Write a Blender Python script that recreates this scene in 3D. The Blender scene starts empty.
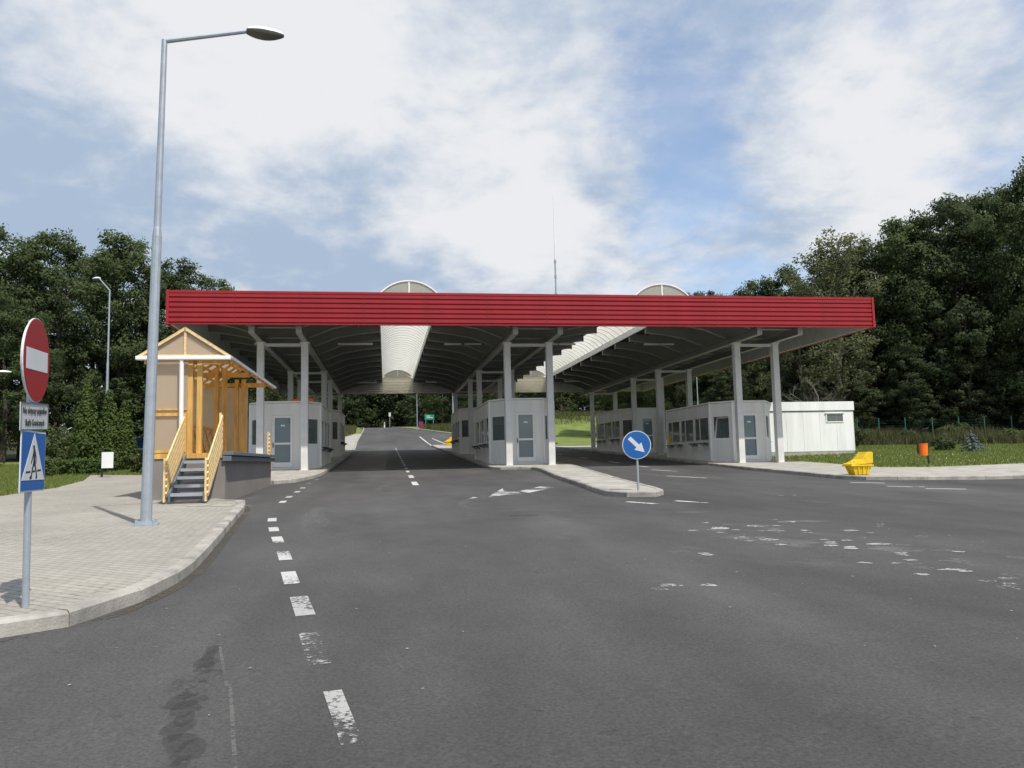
import bpy, bmesh, math, random
import numpy as np
from mathutils import Vector, Matrix
from mathutils.geometry import tessellate_polygon

sc = bpy.context.scene
COL = sc.collection
R = math.radians
rnd = random.Random(7)

# ------------------------------------------------------------------ terrain profile
def _cum():
    kn = [(-60, .0277), (34, .0277), (42, .043), (78, .043), (95, .074), (150, .074), (190, .02), (260, 0), (1200, 0)]
    ys = np.arange(-60, 1200, .25)
    sl = np.interp(ys, [a for a, b in kn], [b for a, b in kn])
    hs = np.concatenate([[0], np.cumsum((sl[1:] + sl[:-1]) / 2 * .25)])
    return ys, hs - np.interp(0, ys, hs)
_ys, _hs = _cum()
YB = [-60, 34, 36, 38, 40, 42, 78, 82, 86, 90, 95, 150, 158, 166, 174, 182, 190, 210, 235, 260, 1200]
HB = [float(np.interp(y, _ys, _hs)) for y in YB]
XB = [7, 20, 22, 33]
CB = [0, -.17, -.17, 0]
def h(x, y):
    return float(np.interp(y, YB, HB)) + float(np.interp(x, XB, CB))

# ------------------------------------------------------------------ tags
def tag(o, label=None, cat=None, group=None, kind=None):
    if label: o['label'] = label
    if cat: o['category'] = cat
    if group: o['group'] = group
    if kind: o['kind'] = kind
    return o

def thing(name, loc, label, cat, group=None, rz=0):
    o = bpy.data.objects.new(name, None)
    o.empty_display_size = .3
    COL.objects.link(o)
    o.location = loc
    o.rotation_euler = (0, 0, rz)
    return tag(o, label, cat, group)

# ------------------------------------------------------------------ mesh builder
class MB:
    def __init__(s):
        s.v = []; s.f = []; s.m = []; s.mi = 0
    def add(s, vs, fs):
        b = len(s.v)
        s.v += [tuple(x) for x in vs]
        for f in fs:
            s.f.append(tuple(i + b for i in f)); s.m.append(s.mi)
        return s
    def box(s, x0, x1, y0, y1, z0, z1):
        vs = [(x0, y0, z0), (x1, y0, z0), (x1, y1, z0), (x0, y1, z0), (x0, y0, z1), (x1, y0, z1), (x1, y1, z1), (x0, y1, z1)]
        return s.add(vs, [(0, 3, 2, 1), (4, 5, 6, 7), (0, 1, 5, 4), (1, 2, 6, 5), (2, 3, 7, 6), (3, 0, 4, 7)])
    def beam(s, a, b, w, t, up=(0, 0, 1)):
        a = Vector(a); b = Vector(b); d = (b - a).normalized(); u = Vector(up)
        r = d.cross(u)
        if r.length < 1e-4: r = d.cross(Vector((1, 0, 0)))
        r.normalize(); u = r.cross(d)
        vs = []
        for p in (a, b):
            for sx, sz in ((-1, -1), (1, -1), (1, 1), (-1, 1)):
                vs.append(p + r * sx * w / 2 + u * sz * t / 2)
        return s.add(vs, [(0, 1, 2, 3), (7, 6, 5, 4), (0, 4, 5, 1), (1, 5, 6, 2), (2, 6, 7, 3), (3, 7, 4, 0)])
    def tube(s, pts, rad, n=10, caps=True):
        pts = [Vector(p) for p in pts]
        if not hasattr(rad, '__len__'): rad = [rad] * len(pts)
        rings = []; b0 = len(s.v); prev = None
        vs = []
        for i, p in enumerate(pts):
            d = (pts[min(i + 1, len(pts) - 1)] - pts[max(i - 1, 0)]).normalized()
            if prev is None:
                r = d.cross(Vector((0, 0, 1)))
                if r.length < 1e-3: r = Vector((1, 0, 0))
            else:
                r = prev - d * prev.dot(d)
            r.normalize(); prev = r; u = d.cross(r)
            for k in range(n):
                a = 2 * math.pi * k / n
                vs.append(p + (r * math.cos(a) + u * math.sin(a)) * rad[i])
        fs = []
        for i in range(len(pts) - 1):
            for k in range(n):
                k2 = (k + 1) % n
                fs.append((i * n + k, i * n + k2, (i + 1) * n + k2, (i + 1) * n + k))
        if caps:
            fs.append(tuple(range(n))[::-1]); fs.append(tuple((len(pts) - 1) * n + k for k in range(n)))
        return s.add(vs, fs)
    def prism(s, poly, fn, t0, t1):
        # poly: 2d points; fn(u,v,t)->3d
        n = len(poly)
        vs = [fn(u, v, t0) for u, v in poly] + [fn(u, v, t1) for u, v in poly]
        fs = [tuple(range(n))[::-1], tuple(range(n, 2 * n))]
        for i in range(n):
            j = (i + 1) % n
            fs.append((i, j, n + j, n + i))
        return s.add(vs, fs)
    def build(s, name, mat, parent=None, smooth=False, loc=None, bevel=0):
        me = bpy.data.meshes.new(name)
        me.from_pydata(s.v, [], s.f)
        mats = mat if isinstance(mat, (list, tuple)) else [mat]
        for m in mats: me.materials.append(m)
        if len(mats) > 1: me.polygons.foreach_set('material_index', s.m)
        bm = bmesh.new(); bm.from_mesh(me)
        bmesh.ops.recalc_face_normals(bm, faces=bm.faces)
        bm.to_mesh(me); bm.free()
        if smooth:
            me.polygons.foreach_set('use_smooth', [True] * len(me.polygons))
        o = bpy.data.objects.new(name, me)
        COL.objects.link(o)
        if parent: o.parent = parent
        if loc: o.location = loc
        if bevel:
            b = o.modifiers.new('bevel', 'BEVEL'); b.width = bevel; b.segments = 2; b.limit_method = 'ANGLE'
        return o

def copy_tree(o, parent=None):
    c = o.copy(); COL.objects.link(c)
    if parent: c.parent = parent
    for ch in list(o.children): copy_tree(ch, c)
    return c

# ------------------------------------------------------------------ materials
def nodes(m):
    m.use_nodes = True
    nt = m.node_tree
    nt.nodes.clear()
    return nt, nt.nodes, nt.links

def N(ns, t, **kw):
    n = ns.new(t)
    for k, v in kw.items():
        if k in n.inputs: n.inputs[k].default_value = v
        else: setattr(n, k, v)
    return n

def mat(name, col, rough=.6, var=.12, scale=3.0, metal=0, bump=0, bscale=40, spec=.4, var2=None, streak=False):
    m = bpy.data.materials.new(name)
    nt, ns, ln = nodes(m)
    out = N(ns, 'ShaderNodeOutputMaterial'); p = N(ns, 'ShaderNodeBsdfPrincipled')
    ln.new(p.outputs[0], out.inputs[0])
    p.inputs['Roughness'].default_value = rough; p.inputs['Metallic'].default_value = metal
    p.inputs['Specular IOR Level'].default_value = spec
    tc = N(ns, 'ShaderNodeTexCoord')
    mp = N(ns, 'ShaderNodeMapping'); ln.new(tc.outputs['Object'], mp.inputs[0])
    if streak: mp.inputs['Scale'].default_value = (1, 1, .12)
    n1 = N(ns, 'ShaderNodeTexNoise', Scale=scale, Detail=8, Roughness=.62); ln.new(mp.outputs[0], n1.inputs['Vector'])
    cr = N(ns, 'ShaderNodeMapRange'); cr.inputs['From Min'].default_value = .3; cr.inputs['From Max'].default_value = .7
    cr.inputs['To Min'].default_value = 1 - var; cr.inputs['To Max'].default_value = 1 + var
    ln.new(n1.outputs[0], cr.inputs[0])
    mx = N(ns, 'ShaderNodeVectorMath', operation='SCALE'); mx.inputs[0].default_value = col[:3]
    ln.new(cr.outputs[0], mx.inputs['Scale'])
    ln.new(mx.outputs[0], p.inputs['Base Color'])
    if bump:
        n2 = N(ns, 'ShaderNodeTexNoise', Scale=bscale, Detail=5); ln.new(tc.outputs['Object'], n2.inputs['Vector'])
        b = N(ns, 'ShaderNodeBump', Strength=bump, Distance=.02); ln.new(n2.outputs[0], b.inputs['Height'])
        ln.new(b.outputs[0], p.inputs['Normal'])
    return m

M = {}
M['red'] = mat('red_sheet', (.285, .017, .023), .55, .10, 1.2, spec=.3, streak=True)
M['red_joint'] = mat('red_joint', (.17, .012, .016), .6, .1)
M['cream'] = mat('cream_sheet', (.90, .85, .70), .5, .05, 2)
M['steel_paint'] = mat('grey_painted_steel', (.62, .61, .585), .5, .10, 2)
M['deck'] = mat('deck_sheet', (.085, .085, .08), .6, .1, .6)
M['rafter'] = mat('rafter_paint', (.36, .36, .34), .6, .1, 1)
M['flange'] = mat('lit_flange_paint', (.31, .31, .295), .5, .08, 2)  # lower flanges: light bounced off the ground put into a lighter grey
M['web'] = mat('shaded_web_paint', (.20, .20, .19), .6, .1, 1)  # webs of the same steel, shade put into a darker grey
M['galv'] = mat('galvanised', (.36, .40, .44), .45, .12, 6, metal=.35)
M['booth'] = mat('booth_panel', (.74, .725, .685), .5, .09, 1.5, streak=True)
M['booth_trim'] = mat('booth_trim', (.80, .785, .75), .45, .05, 3)
M['white'] = mat('white_panel', (.77, .775, .77), .5, .10, 2.2, streak=True)
M['white_gloss'] = mat('white_gloss', (.8, .8, .79), .3, .03)
M['concrete'] = mat('concrete', (.36, .34, .30), .9, .3, 1.6, bump=.25)
M['kerb'] = mat('kerb_concrete', (.33, .312, .28), .9, .42, 1.9, bump=.35)
M['plinth'] = mat('plinth_render', (.22, .20, .185), .9, .1, 1.5, bump=.15)
M['wood'] = mat('orange_wood', (.58, .345, .095), .6, .26, 9, streak=True)
M['wood_pale'] = mat('pale_wood', (.70, .52, .26), .65, .22, 11)
M['dark'] = mat('dark_interior', (.05, .05, .05), .8, .1)
M['black'] = mat('black_metal', (.02, .02, .024), .5, .1)
M['blue'] = mat('sign_blue', (.016, .115, .38), .45, .05)
M['sign_red'] = mat('sign_red', (.30, .012, .014), .5, .05)
M['sign_white'] = mat('sign_white', (.62, .64, .66), .5, .04)
M['plate_white'] = mat('plate_white', (.55, .57, .57), .5, .05)
M['ink'] = mat('ink', (.03, .03, .035), .6, .05)
M['yellow'] = mat('yellow_plastic', (.74, .50, .015), .55, .2, 3.5)
M['orange'] = mat('orange_plastic', (.85, .17, .012), .4, .08, 3)
M['green_post'] = mat('green_post', (.03, .14, .10), .5, .1)
M['green_sign'] = mat('green_sign', (.02, .25, .16), .45, .05)
M['bark'] = mat('bark', (.075, .062, .05), .95, .3, 4, bump=.6, bscale=12)
M['bark_pale'] = mat('bark_pale', (.13, .12, .10), .9, .3, 4)
M['grey_steel'] = mat('grey_steel', (.14, .17, .20), .45, .15, 3, metal=.2)
M['car'] = mat('car_blue', (.05, .22, .50), .25, .03)
M['tyre'] = mat('tyre', (.02, .02, .02), .8, .1)
M['purple'] = mat('purple_sign', (.14, .03, .16), .5, .1)
M['mirror_lamp'] = mat('lamp_underside', (.10, .10, .075), .3, .1)

def glass(name, tint=(.55, .6, .6), mixf=.55, dark=(.02, .025, .027)):
    m = bpy.data.materials.new(name)
    nt, ns, ln = nodes(m)
    out = N(ns, 'ShaderNodeOutputMaterial')
    t = N(ns, 'ShaderNodeBsdfTransparent'); t.inputs[0].default_value = (*tint, 1)
    p = N(ns, 'ShaderNodeBsdfPrincipled'); p.inputs['Base Color'].default_value = (*dark, 1)
    p.inputs['Roughness'].default_value = .04; p.inputs['Specular IOR Level'].default_value = .8
    mx = N(ns, 'ShaderNodeMixShader'); mx.inputs[0].default_value = 1 - mixf
    ln.new(t.outputs[0], mx.inputs[1]); ln.new(p.outputs[0], mx.inputs[2]); ln.new(mx.outputs[0], out.inputs[0])
    return m
M['glass'] = glass('window_glass', (.6, .64, .63), .45, (.19, .215, .21))
M['door_glass'] = glass('door_glass', (.4, .45, .45), .2, (.18, .24, .26))

def poly(name, col, transl, transp, diff, lines=0, tr_col=None):
    m = bpy.data.materials.new(name)
    nt, ns, ln = nodes(m)
    out = N(ns, 'ShaderNodeOutputMaterial')
    d = N(ns, 'ShaderNodeBsdfDiffuse'); d.inputs[0].default_value = (*col, 1)
    tl = N(ns, 'ShaderNodeBsdfTranslucent'); tl.inputs[0].default_value = (*(tr_col or col), 1)
    tp = N(ns, 'ShaderNodeBsdfTransparent'); tp.inputs[0].default_value = (*col, 1)
    g = N(ns, 'ShaderNodeBsdfGlossy'); g.inputs['Roughness'].default_value = .25
    m1 = N(ns, 'ShaderNodeMixShader'); m1.inputs[0].default_value = transl / (transl + diff)
    ln.new(d.outputs[0], m1.inputs[1]); ln.new(tl.outputs[0], m1.inputs[2])
    m2 = N(ns, 'ShaderNodeMixShader'); m2.inputs[0].default_value = transp
    ln.new(m1.outputs[0], m2.inputs[1]); ln.new(tp.outputs[0], m2.inputs[2])
    m3 = N(ns, 'ShaderNodeMixShader'); m3.inputs[0].default_value = .06
    ln.new(m2.outputs[0], m3.inputs[1]); ln.new(g.outputs[0], m3.inputs[2])
    ln.new(m3.outputs[0], out.inputs[0])
    if lines:
        tc = N(ns, 'ShaderNodeTexCoord')
        w = N(ns, 'ShaderNodeTexWave', Scale=lines, bands_direction='Y'); ln.new(tc.outputs['Object'], w.inputs[0])
        mr = N(ns, 'ShaderNodeMapRange'); mr.inputs['To Min'].default_value = .75; mr.inputs['To Max'].default_value = 1.0
        ln.new(w.outputs[1], mr.inputs[0])
        vm = N(ns, 'ShaderNodeVectorMath', operation='SCALE'); vm.inputs[0].default_value = tr_col or col
        ln.new(mr.outputs[0], vm.inputs['Scale']); ln.new(vm.outputs[0], tl.inputs[0])
    return m
M['skylight'] = poly('skylight_sheet', (.90, .89, .82), .8, .16, .25, 1.6, (.76, .74, .66))
M['poly_brown'] = poly('tinted_sheet', (.82, .72, .57), .55, .40, .5)
M['poly_roof'] = poly('roof_sheet', (.62, .50, .36), .7, .15, .5)

def worn_paint(name, thr=.48, col=(.62, .62, .60), amax=.92):
    m = bpy.data.materials.new(name)
    nt, ns, ln = nodes(m)
    out = N(ns, 'ShaderNodeOutputMaterial')
    p = N(ns, 'ShaderNodeBsdfPrincipled'); p.inputs['Base Color'].default_value = (*col, 1); p.inputs['Roughness'].default_value = .8
    t = N(ns, 'ShaderNodeBsdfTransparent')
    tc = N(ns, 'ShaderNodeTexCoord')
    n1 = N(ns, 'ShaderNodeTexNoise', Scale=1.3, Detail=3); n2 = N(ns, 'ShaderNodeTexNoise', Scale=22, Detail=6, Roughness=.7)
    ln.new(tc.outputs['Object'], n1.inputs[0]); ln.new(tc.outputs['Object'], n2.inputs[0])
    a = N(ns, 'ShaderNodeMath', operation='MULTIPLY_ADD'); a.inputs[1].default_value = .9; ln.new(n1.outputs[0], a.inputs[0]); ln.new(n2.outputs[0], a.inputs[2])
    mr = N(ns, 'ShaderNodeMapRange'); mr.inputs['From Min'].default_value = thr * 1.9 - .06; mr.inputs['From Max'].default_value = thr * 1.9 + .06; mr.inputs['To Max'].default_value = amax
    ln.new(a.outputs[0], mr.inputs[0])
    mx = N(ns, 'ShaderNodeMixShader'); ln.new(mr.outputs[0], mx.inputs[0]); ln.new(t.outputs[0], mx.inputs[1]); ln.new(p.outputs[0], mx.inputs[2])
    ln.new(mx.outputs[0], out.inputs[0])
    return m
M['paint'] = worn_paint('worn_white_paint', .475, (.55, .55, .53), .85)
M['paint_worn'] = worn_paint('scuffed_white_paint', .52, (.50, .50, .48), .7)
M['paint_lane'] = worn_paint('worn_lane_paint', .50, (.52, .52, .50), .68)
M['paint_faint'] = worn_paint('faint_white_paint', .53, (.42, .41, .39), .17)
M['paint_solid'] = worn_paint('fresh_white_paint', .43, (.58, .58, .56), .9)
M['stain'] = worn_paint('tar_stain', .47, (.045, .045, .045), .30)
M['seam'] = worn_paint('pale_seam', .49, (.26, .25, .23), .32)

def asphalt():
    m = bpy.data.materials.new('asphalt')
    nt, ns, ln = nodes(m)
    out = N(ns, 'ShaderNodeOutputMaterial'); p = N(ns, 'ShaderNodeBsdfPrincipled'); ln.new(p.outputs[0], out.inputs[0])
    p.inputs['Roughness'].default_value = .82; p.inputs['Specular IOR Level'].default_value = .3
    tc = N(ns, 'ShaderNodeTexCoord')
    def noise(scale, det, rough, sx=1, sy=1, dist=0):
        mp = N(ns, 'ShaderNodeMapping'); mp.inputs['Scale'].default_value = (sx, sy, 1); ln.new(tc.outputs['Object'], mp.inputs[0])
        n = N(ns, 'ShaderNodeTexNoise', Scale=scale, Detail=det, Roughness=rough, Distortion=dist); ln.new(mp.outputs[0], n.inputs[0]); return n.outputs[0]
    def rng(v, a, b, c, d):
        r = N(ns, 'ShaderNodeMapRange'); ln.new(v, r.inputs[0])
        for k, x in zip(('From Min', 'From Max', 'To Min', 'To Max'), (a, b, c, d)): r.inputs[k].default_value = x
        return r.outputs[0]
    def mul(a, b):
        x = N(ns, 'ShaderNodeMath', operation='MULTIPLY'); ln.new(a, x.inputs[0]); ln.new(b, x.inputs[1]); return x.outputs[0]
    big = rng(noise(.16, 5, .6, 1, .45, .4), .3, .7, .72, 1.24)
    mid = rng(noise(1.1, 6, .65, 1, .5), .3, .7, .84, 1.14)
    spots = rng(noise(3.2, 5, .6), .66, .74, 1.0, .72)
    lanes = rng(noise(.55, 4, .5, 1, .05, .3), .35, .68, .86, 1.12)
    mid = mul(mul(mid, spots), lanes)
    pale = rng(noise(.5, 7, .7, 1.0, .35, 1.2), .58, .76, 1.0, 1.5)
    fine = rng(noise(42, 4, .75), .32, .68, .64, 1.36)
    vo = N(ns, 'ShaderNodeTexVoronoi', Scale=70); ln.new(tc.outputs['Object'], vo.inputs[0])
    chip = rng(vo.outputs[0], .06, .16, 1.35, 1.0)
    v = mul(mul(mul(big, mid), mul(fine, chip)), pale)
    vm = N(ns, 'ShaderNodeVectorMath', operation='SCALE'); vm.inputs[0].default_value = (.076, .0735, .0715); ln.new(v, vm.inputs['Scale'])
    ln.new(vm.outputs[0], p.inputs['Base Color'])
    b = N(ns, 'ShaderNodeBump', Strength=.35, Distance=.01); ln.new(fine, b.inputs['Height']); ln.new(b.outputs[0], p.inputs['Normal'])
    return m
M['asphalt'] = asphalt()

def pavers():
    m = bpy.data.materials.new('pavers')
    nt, ns, ln = nodes(m)
    out = N(ns, 'ShaderNodeOutputMaterial'); p = N(ns, 'ShaderNodeBsdfPrincipled'); ln.new(p.outputs[0], out.inputs[0])
    p.inputs['Roughness'].default_value = .9
    tc = N(ns, 'ShaderNodeTexCoord')
    mp = N(ns, 'ShaderNodeMapping'); mp.inputs['Rotation'].default_value = (0, 0, R(38)); ln.new(tc.outputs['Object'], mp.inputs[0])
    br = N(ns, 'ShaderNodeTexBrick', Scale=1.0); ln.new(mp.outputs[0], br.inputs[0])
    br.inputs['Color1'].default_value = (.34, .318, .275, 1); br.inputs['Color2'].default_value = (.295, .275, .238, 1)
    br.inputs['Mortar'].default_value = (.22, .205, .175, 1)
    br.inputs['Brick Width'].default_value = .2; br.inputs['Row Height'].default_value = .11
    br.inputs['Mortar Size'].default_value = .012; br.inputs['Mortar Smooth'].default_value = .3
    n = N(ns, 'ShaderNodeTexNoise', Scale=.7, Detail=9, Roughness=.65); ln.new(tc.outputs['Object'], n.inputs[0])
    mr = N(ns, 'ShaderNodeMapRange'); ln.new(n.outputs[0], mr.inputs[0])
    for k, x in zip(('From Min', 'From Max', 'To Min', 'To Max'), (.3, .7, .84, 1.14)): mr.inputs[k].default_value = x
    vo = N(ns, 'ShaderNodeTexVoronoi', Scale=6.5, Randomness=.45); ln.new(mp.outputs[0], vo.inputs[0])
    vd = N(ns, 'ShaderNodeMapRange'); ln.new(vo.outputs[0], vd.inputs[0])
    for k, x in zip(('From Min', 'From Max', 'To Min', 'To Max'), (.10, .24, .66, 1.03)): vd.inputs[k].default_value = x
    mm = N(ns, 'ShaderNodeMath', operation='MULTIPLY'); ln.new(mr.outputs[0], mm.inputs[0]); ln.new(vd.outputs[0], mm.inputs[1])
    vm = N(ns, 'ShaderNodeVectorMath', operation='SCALE'); ln.new(br.outputs[0], vm.inputs[0]); ln.new(mm.outputs[0], vm.inputs['Scale'])
    ln.new(vm.outputs[0], p.inputs['Base Color'])
    b = N(ns, 'ShaderNodeBump', Strength=.3, Distance=.012, invert=True); ln.new(br.outputs['Fac'], b.inputs['Height']); ln.new(b.outputs[0], p.inputs['Normal'])
    return m
M['pavers'] = pavers()

def grassmat(name, c1, c2, c3):
    m = bpy.data.materials.new(name)
    nt, ns, ln = nodes(m)
    out = N(ns, 'ShaderNodeOutputMaterial'); p = N(ns, 'ShaderNodeBsdfPrincipled'); ln.new(p.outputs[0], out.inputs[0])
    p.inputs['Roughness'].default_value = .9; p.inputs['Specular IOR Level'].default_value = .15
    tc = N(ns, 'ShaderNodeTexCoord')
    n = N(ns, 'ShaderNodeTexNoise', Scale=.35, Detail=9, Roughness=.7); ln.new(tc.outputs['Object'], n.inputs[0])
    cr = N(ns, 'ShaderNodeValToRGB'); ln.new(n.outputs[0], cr.inputs[0])
    e = cr.color_ramp.elements; e[0].position = .34; e[0].color = (*c1, 1); e[1].position = .66; e[1].color = (*c3, 1)
    x = e.new(.5); x.color = (*c2, 1)
    n2 = N(ns, 'ShaderNodeTexNoise', Scale=9, Detail=6, Roughness=.75); ln.new(tc.outputs['Object'], n2.inputs[0])
    mr = N(ns, 'ShaderNodeMapRange'); ln.new(n2.outputs[0], mr.inputs[0]); mr.inputs['To Min'].default_value = .5; mr.inputs['To Max'].default_value = 1.5
    vm = N(ns, 'ShaderNodeVectorMath', operation='SCALE'); ln.new(cr.outputs[0], vm.inputs[0]); ln.new(mr.outputs[0], vm.inputs['Scale'])
    ln.new(vm.outputs[0], p.inputs['Base Color'])
    b = N(ns, 'ShaderNodeBump', Strength=.8, Distance=.05); ln.new(n2.outputs[0], b.inputs['Height']); ln.new(b.outputs[0], p.inputs['Normal'])
    return m
M['lawn'] = grassmat('lawn', (.11, .145, .035), (.15, .195, .05), (.20, .215, .075))
M['earth'] = grassmat('forest_floor', (.03, .035, .018), (.045, .05, .025), (.05, .06, .025))

def leafmat(name, c1, c2, transl=.42):
    m = bpy.data.materials.new(name)
    nt, ns, ln = nodes(m)
    out = N(ns, 'ShaderNodeOutputMaterial')
    g = N(ns, 'ShaderNodeNewGeometry'); oi = N(ns, 'ShaderNodeObjectInfo')
    a = N(ns, 'ShaderNodeMath', operation='MULTIPLY_ADD'); a.inputs[1].default_value = .65
    s2 = N(ns, 'ShaderNodeMath', operation='MULTIPLY'); s2.inputs[1].default_value = .35; ln.new(oi.outputs['Random'], s2.inputs[0])
    ln.new(g.outputs['Random Per Island'], a.inputs[0]); ln.new(s2.outputs[0], a.inputs[2])
    mx = N(ns, 'ShaderNodeMix', data_type='RGBA'); ln.new(a.outputs[0], mx.inputs[0])
    mx.inputs[6].default_value = (*c1, 1); mx.inputs[7].default_value = (*c2, 1)
    d = N(ns, 'ShaderNodeBsdfPrincipled'); d.inputs['Roughness'].default_value = .85; d.inputs['Specular IOR Level'].default_value = .06
    t = N(ns, 'ShaderNodeBsdfTranslucent')
    ln.new(mx.outputs[2], d.inputs['Base Color']); ln.new(mx.outputs[2], t.inputs[0])
    ms = N(ns, 'ShaderNodeMixShader'); ms.inputs[0].default_value = transl
    ln.new(d.outputs[0], ms.inputs[1]); ln.new(t.outputs[0], ms.inputs[2]); ln.new(ms.outputs[0], out.inputs[0])
    return m
M['leaf'] = leafmat('oak_leaf', (.070, .098, .044), (.112, .148, .062))
M['leaf2'] = leafmat('dark_leaf', (.056, .076, .040), (.095, .120, .056))
M['leaf_birch'] = leafmat('birch_leaf', (.11, .13, .06), (.18, .185, .095))
M['leaf_thuja'] = leafmat('thuja_leaf', (.085, .13, .04), (.135, .185, .06))
M['leaf_spruce'] = leafmat('blue_spruce', (.10, .135, .14), (.19, .23, .24), .1)
M['leaf_shrub'] = leafmat('shrub_leaf', (.085, .115, .045), (.14, .17, .07))
M['weed'] = leafmat('weed', (.075, .095, .04), (.15, .14, .07), .3)
M['grass_blade'] = leafmat('grass_blade', (.13, .17, .045), (.21, .24, .08), .3)
M['clover'] = mat('clover_flower', (.62, .60, .52), .8)
M['rose'] = mat('rose_flower', (.62, .30, .24), .8)

# ------------------------------------------------------------------ sheets
def sheet(name, pts, off, m, skirt=0, kind='structure', bump=None):
    tri = tessellate_polygon([[Vector((x, y, 0)) for x, y in pts]])
    bm = bmesh.new()
    vs = [bm.verts.new((x, y, 0)) for x, y in pts]
    for t in tri:
        try: bm.faces.new([vs[i] for i in t])
        except ValueError: pass
    y0 = min(p[1] for p in pts); y1 = max(p[1] for p in pts); x0 = min(p[0] for p in pts); x1 = max(p[0] for p in pts)
    for y in YB:
        if y0 < y < y1: bmesh.ops.bisect_plane(bm, geom=bm.verts[:] + bm.edges[:] + bm.faces[:], plane_co=(0, y, 0), plane_no=(0, 1, 0))
    for x in XB:
        if x0 < x < x1: bmesh.ops.bisect_plane(bm, geom=bm.verts[:] + bm.edges[:] + bm.faces[:], plane_co=(x, 0, 0), plane_no=(1, 0, 0))
    for v in bm.verts: v.co.z = h(v.co.x, v.co.y) + off
    bmesh.ops.recalc_face_normals(bm, faces=bm.faces)
    for f in bm.faces:
        if f.normal.z < 0: f.normal_flip()
    if skirt:
        be = [e for e in bm.edges if e.is_boundary]
        r = bmesh.ops.extrude_edge_only(bm, edges=be)
        for v in [g for g in r['geom'] if isinstance(g, bmesh.types.BMVert)]: v.co.z -= skirt
    me = bpy.data.meshes.new(name); bm.to_mesh(me); bm.free(); me.materials.append(m)
    o = bpy.data.objects.new(name, me); COL.objects.link(o)
    o['kind'] = kind
    return o

def smooth_path(pts, step=1.0):
    # Catmull-Rom then resample at even spacing
    P = [np.array(p, float) for p in pts]
    P = [2 * P[0] - P[1]] + P + [2 * P[-1] - P[-2]]
    out = []
    for i in range(1, len(P) - 2):
        for t in np.linspace(0, 1, 24, endpoint=False):
            a, b, c, d = P[i - 1:i + 3]
            out.append(.5 * ((2 * b) + (c - a) * t + (2 * a - 5 * b + 4 * c - d) * t * t + (3 * b - a - 3 * c + d) * t ** 3))
    out.append(P[-2]); out = np.array(out)
    s = np.concatenate([[0], np.cumsum(np.linalg.norm(np.diff(out, axis=0), axis=1))])
    n = max(2, int(round(s[-1] / step)) + 1)
    q = np.linspace(0, s[-1], n)
    return [(float(np.interp(a, s, out[:, 0])), float(np.interp(a, s, out[:, 1]))) for a in q]

def kerb(name, path, width=.16, top=.135, side=1, m=None, step=1.0, smooth=True):
    """stones along path; the stone body lies on the `side` (+1 = left of travel)"""
    p = smooth_path(path, step) if smooth else path
    mb = MB(); r = random.Random(len(p))
    nrm = []
    for i in range(len(p)):
        a = np.array(p[max(i - 1, 0)]); b = np.array(p[min(i + 1, len(p) - 1)]); d = (b - a) / np.linalg.norm(b - a)
        nrm.append(np.array((-d[1], d[0])) * side)
    g = .006
    for i in range(len(p) - 1):
        a = np.array(p[i]); b = np.array(p[i + 1]); L = np.linalg.norm(b - a); d = (b - a) / L
        a2 = a + d * g; b2 = b - d * g
        j = r.uniform(-.004, .004)
        ring = []
        for q, n in ((a2, nrm[i]), (b2, nrm[i + 1])):
            for k, z in ((0, -.12), (0, top - .025), (.03, top), (width, top), (width, -.12)):
                w = q + n * (k + j)
                ring.append((w[0], w[1], h(w[0], w[1]) + z + (j if z > 0 else 0)))
        mb.add(ring, [(0, 1, 6, 5), (1, 2, 7, 6), (2, 3, 8, 7), (3, 4, 9, 8), (0, 4, 3, 2, 1), (5, 6, 7, 8, 9)])
    o = mb.build(name, m or M['kerb']); o['kind'] = 'structure'
    return p, o

# ground, road
sheet('ground', [(-700, -55), (700, -55), (700, 1100), (-700, 1100)], -.05, M['earth'])
sheet('road', [(-60, -30), (90, -30), (90, 27), (20, 27), (18.2, 40), (18.2, 80), (17, 96), (13, 112), (9.2, 129), (5.2, 150), (1.5, 170), (-8, 188), (-40, 200), (-70, 204),
               (-70, 196), (-40, 192), (-13, 181), (-5.2, 166), (-4.0, 142), (-4.2, 118), (-4.4, 78), (-4.6, 30), (-4.6, 6), (-60, 6)], 0, M['asphalt'])

# left plaza
LK = [(-14, 1.0), (-8, 4.2), (-4.2, 6.35), (-3.05, 6.93), (-2.62, 7.30), (-2.36, 8.05), (-2.24, 9.69), (-2.47, 12.4), (-2.85, 16.0), (-3.15, 18.9), (-3.45, 20.2)]
lp, _ = kerb('kerb', LK, side=1)
inner = [p for p in lp]
def inset(p, d, side):
    out = []
    for i in range(len(p)):
        a = np.array(p[max(i - 1, 0)]); b = np.array(p[min(i + 1, len(p) - 1)]); t = (b - a) / np.linalg.norm(b - a)
        q = np.array(p[i]) + np.array((-t[1], t[0])) * side * d
        out.append((float(q[0]), float(q[1])))
    return out
sheet('pavement', inset(lp, .1, 1) + [(-4.2, 21.25), (-4.2, 30), (-9.5, 38), (-13.6, 40), (-13.2, 38.6), (-12.0, 34.5), (-11.0, 29.2), (-10.9, 24.8), (-13, 20), (-19, 16), (-30, 13)], .125, M['pavers'], .3)
kerb('kerb', [(-3.36, 20.25), (-4.02, 20.75)], side=1, step=.7, smooth=False)
lawnL = [(-60, 13), (-30, 13.0), (-19, 16.0), (-13, 20), (-10.9, 24.8), (-11.0, 29.2), (-12.0, 34.5), (-13.2, 38.6), (-13.6, 40), (-9.6, 38.1), (-9.6, 56), (-20, 64), (-60, 60)]
sheet('lawn', lawnL, .105, M['lawn'], .3)

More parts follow.
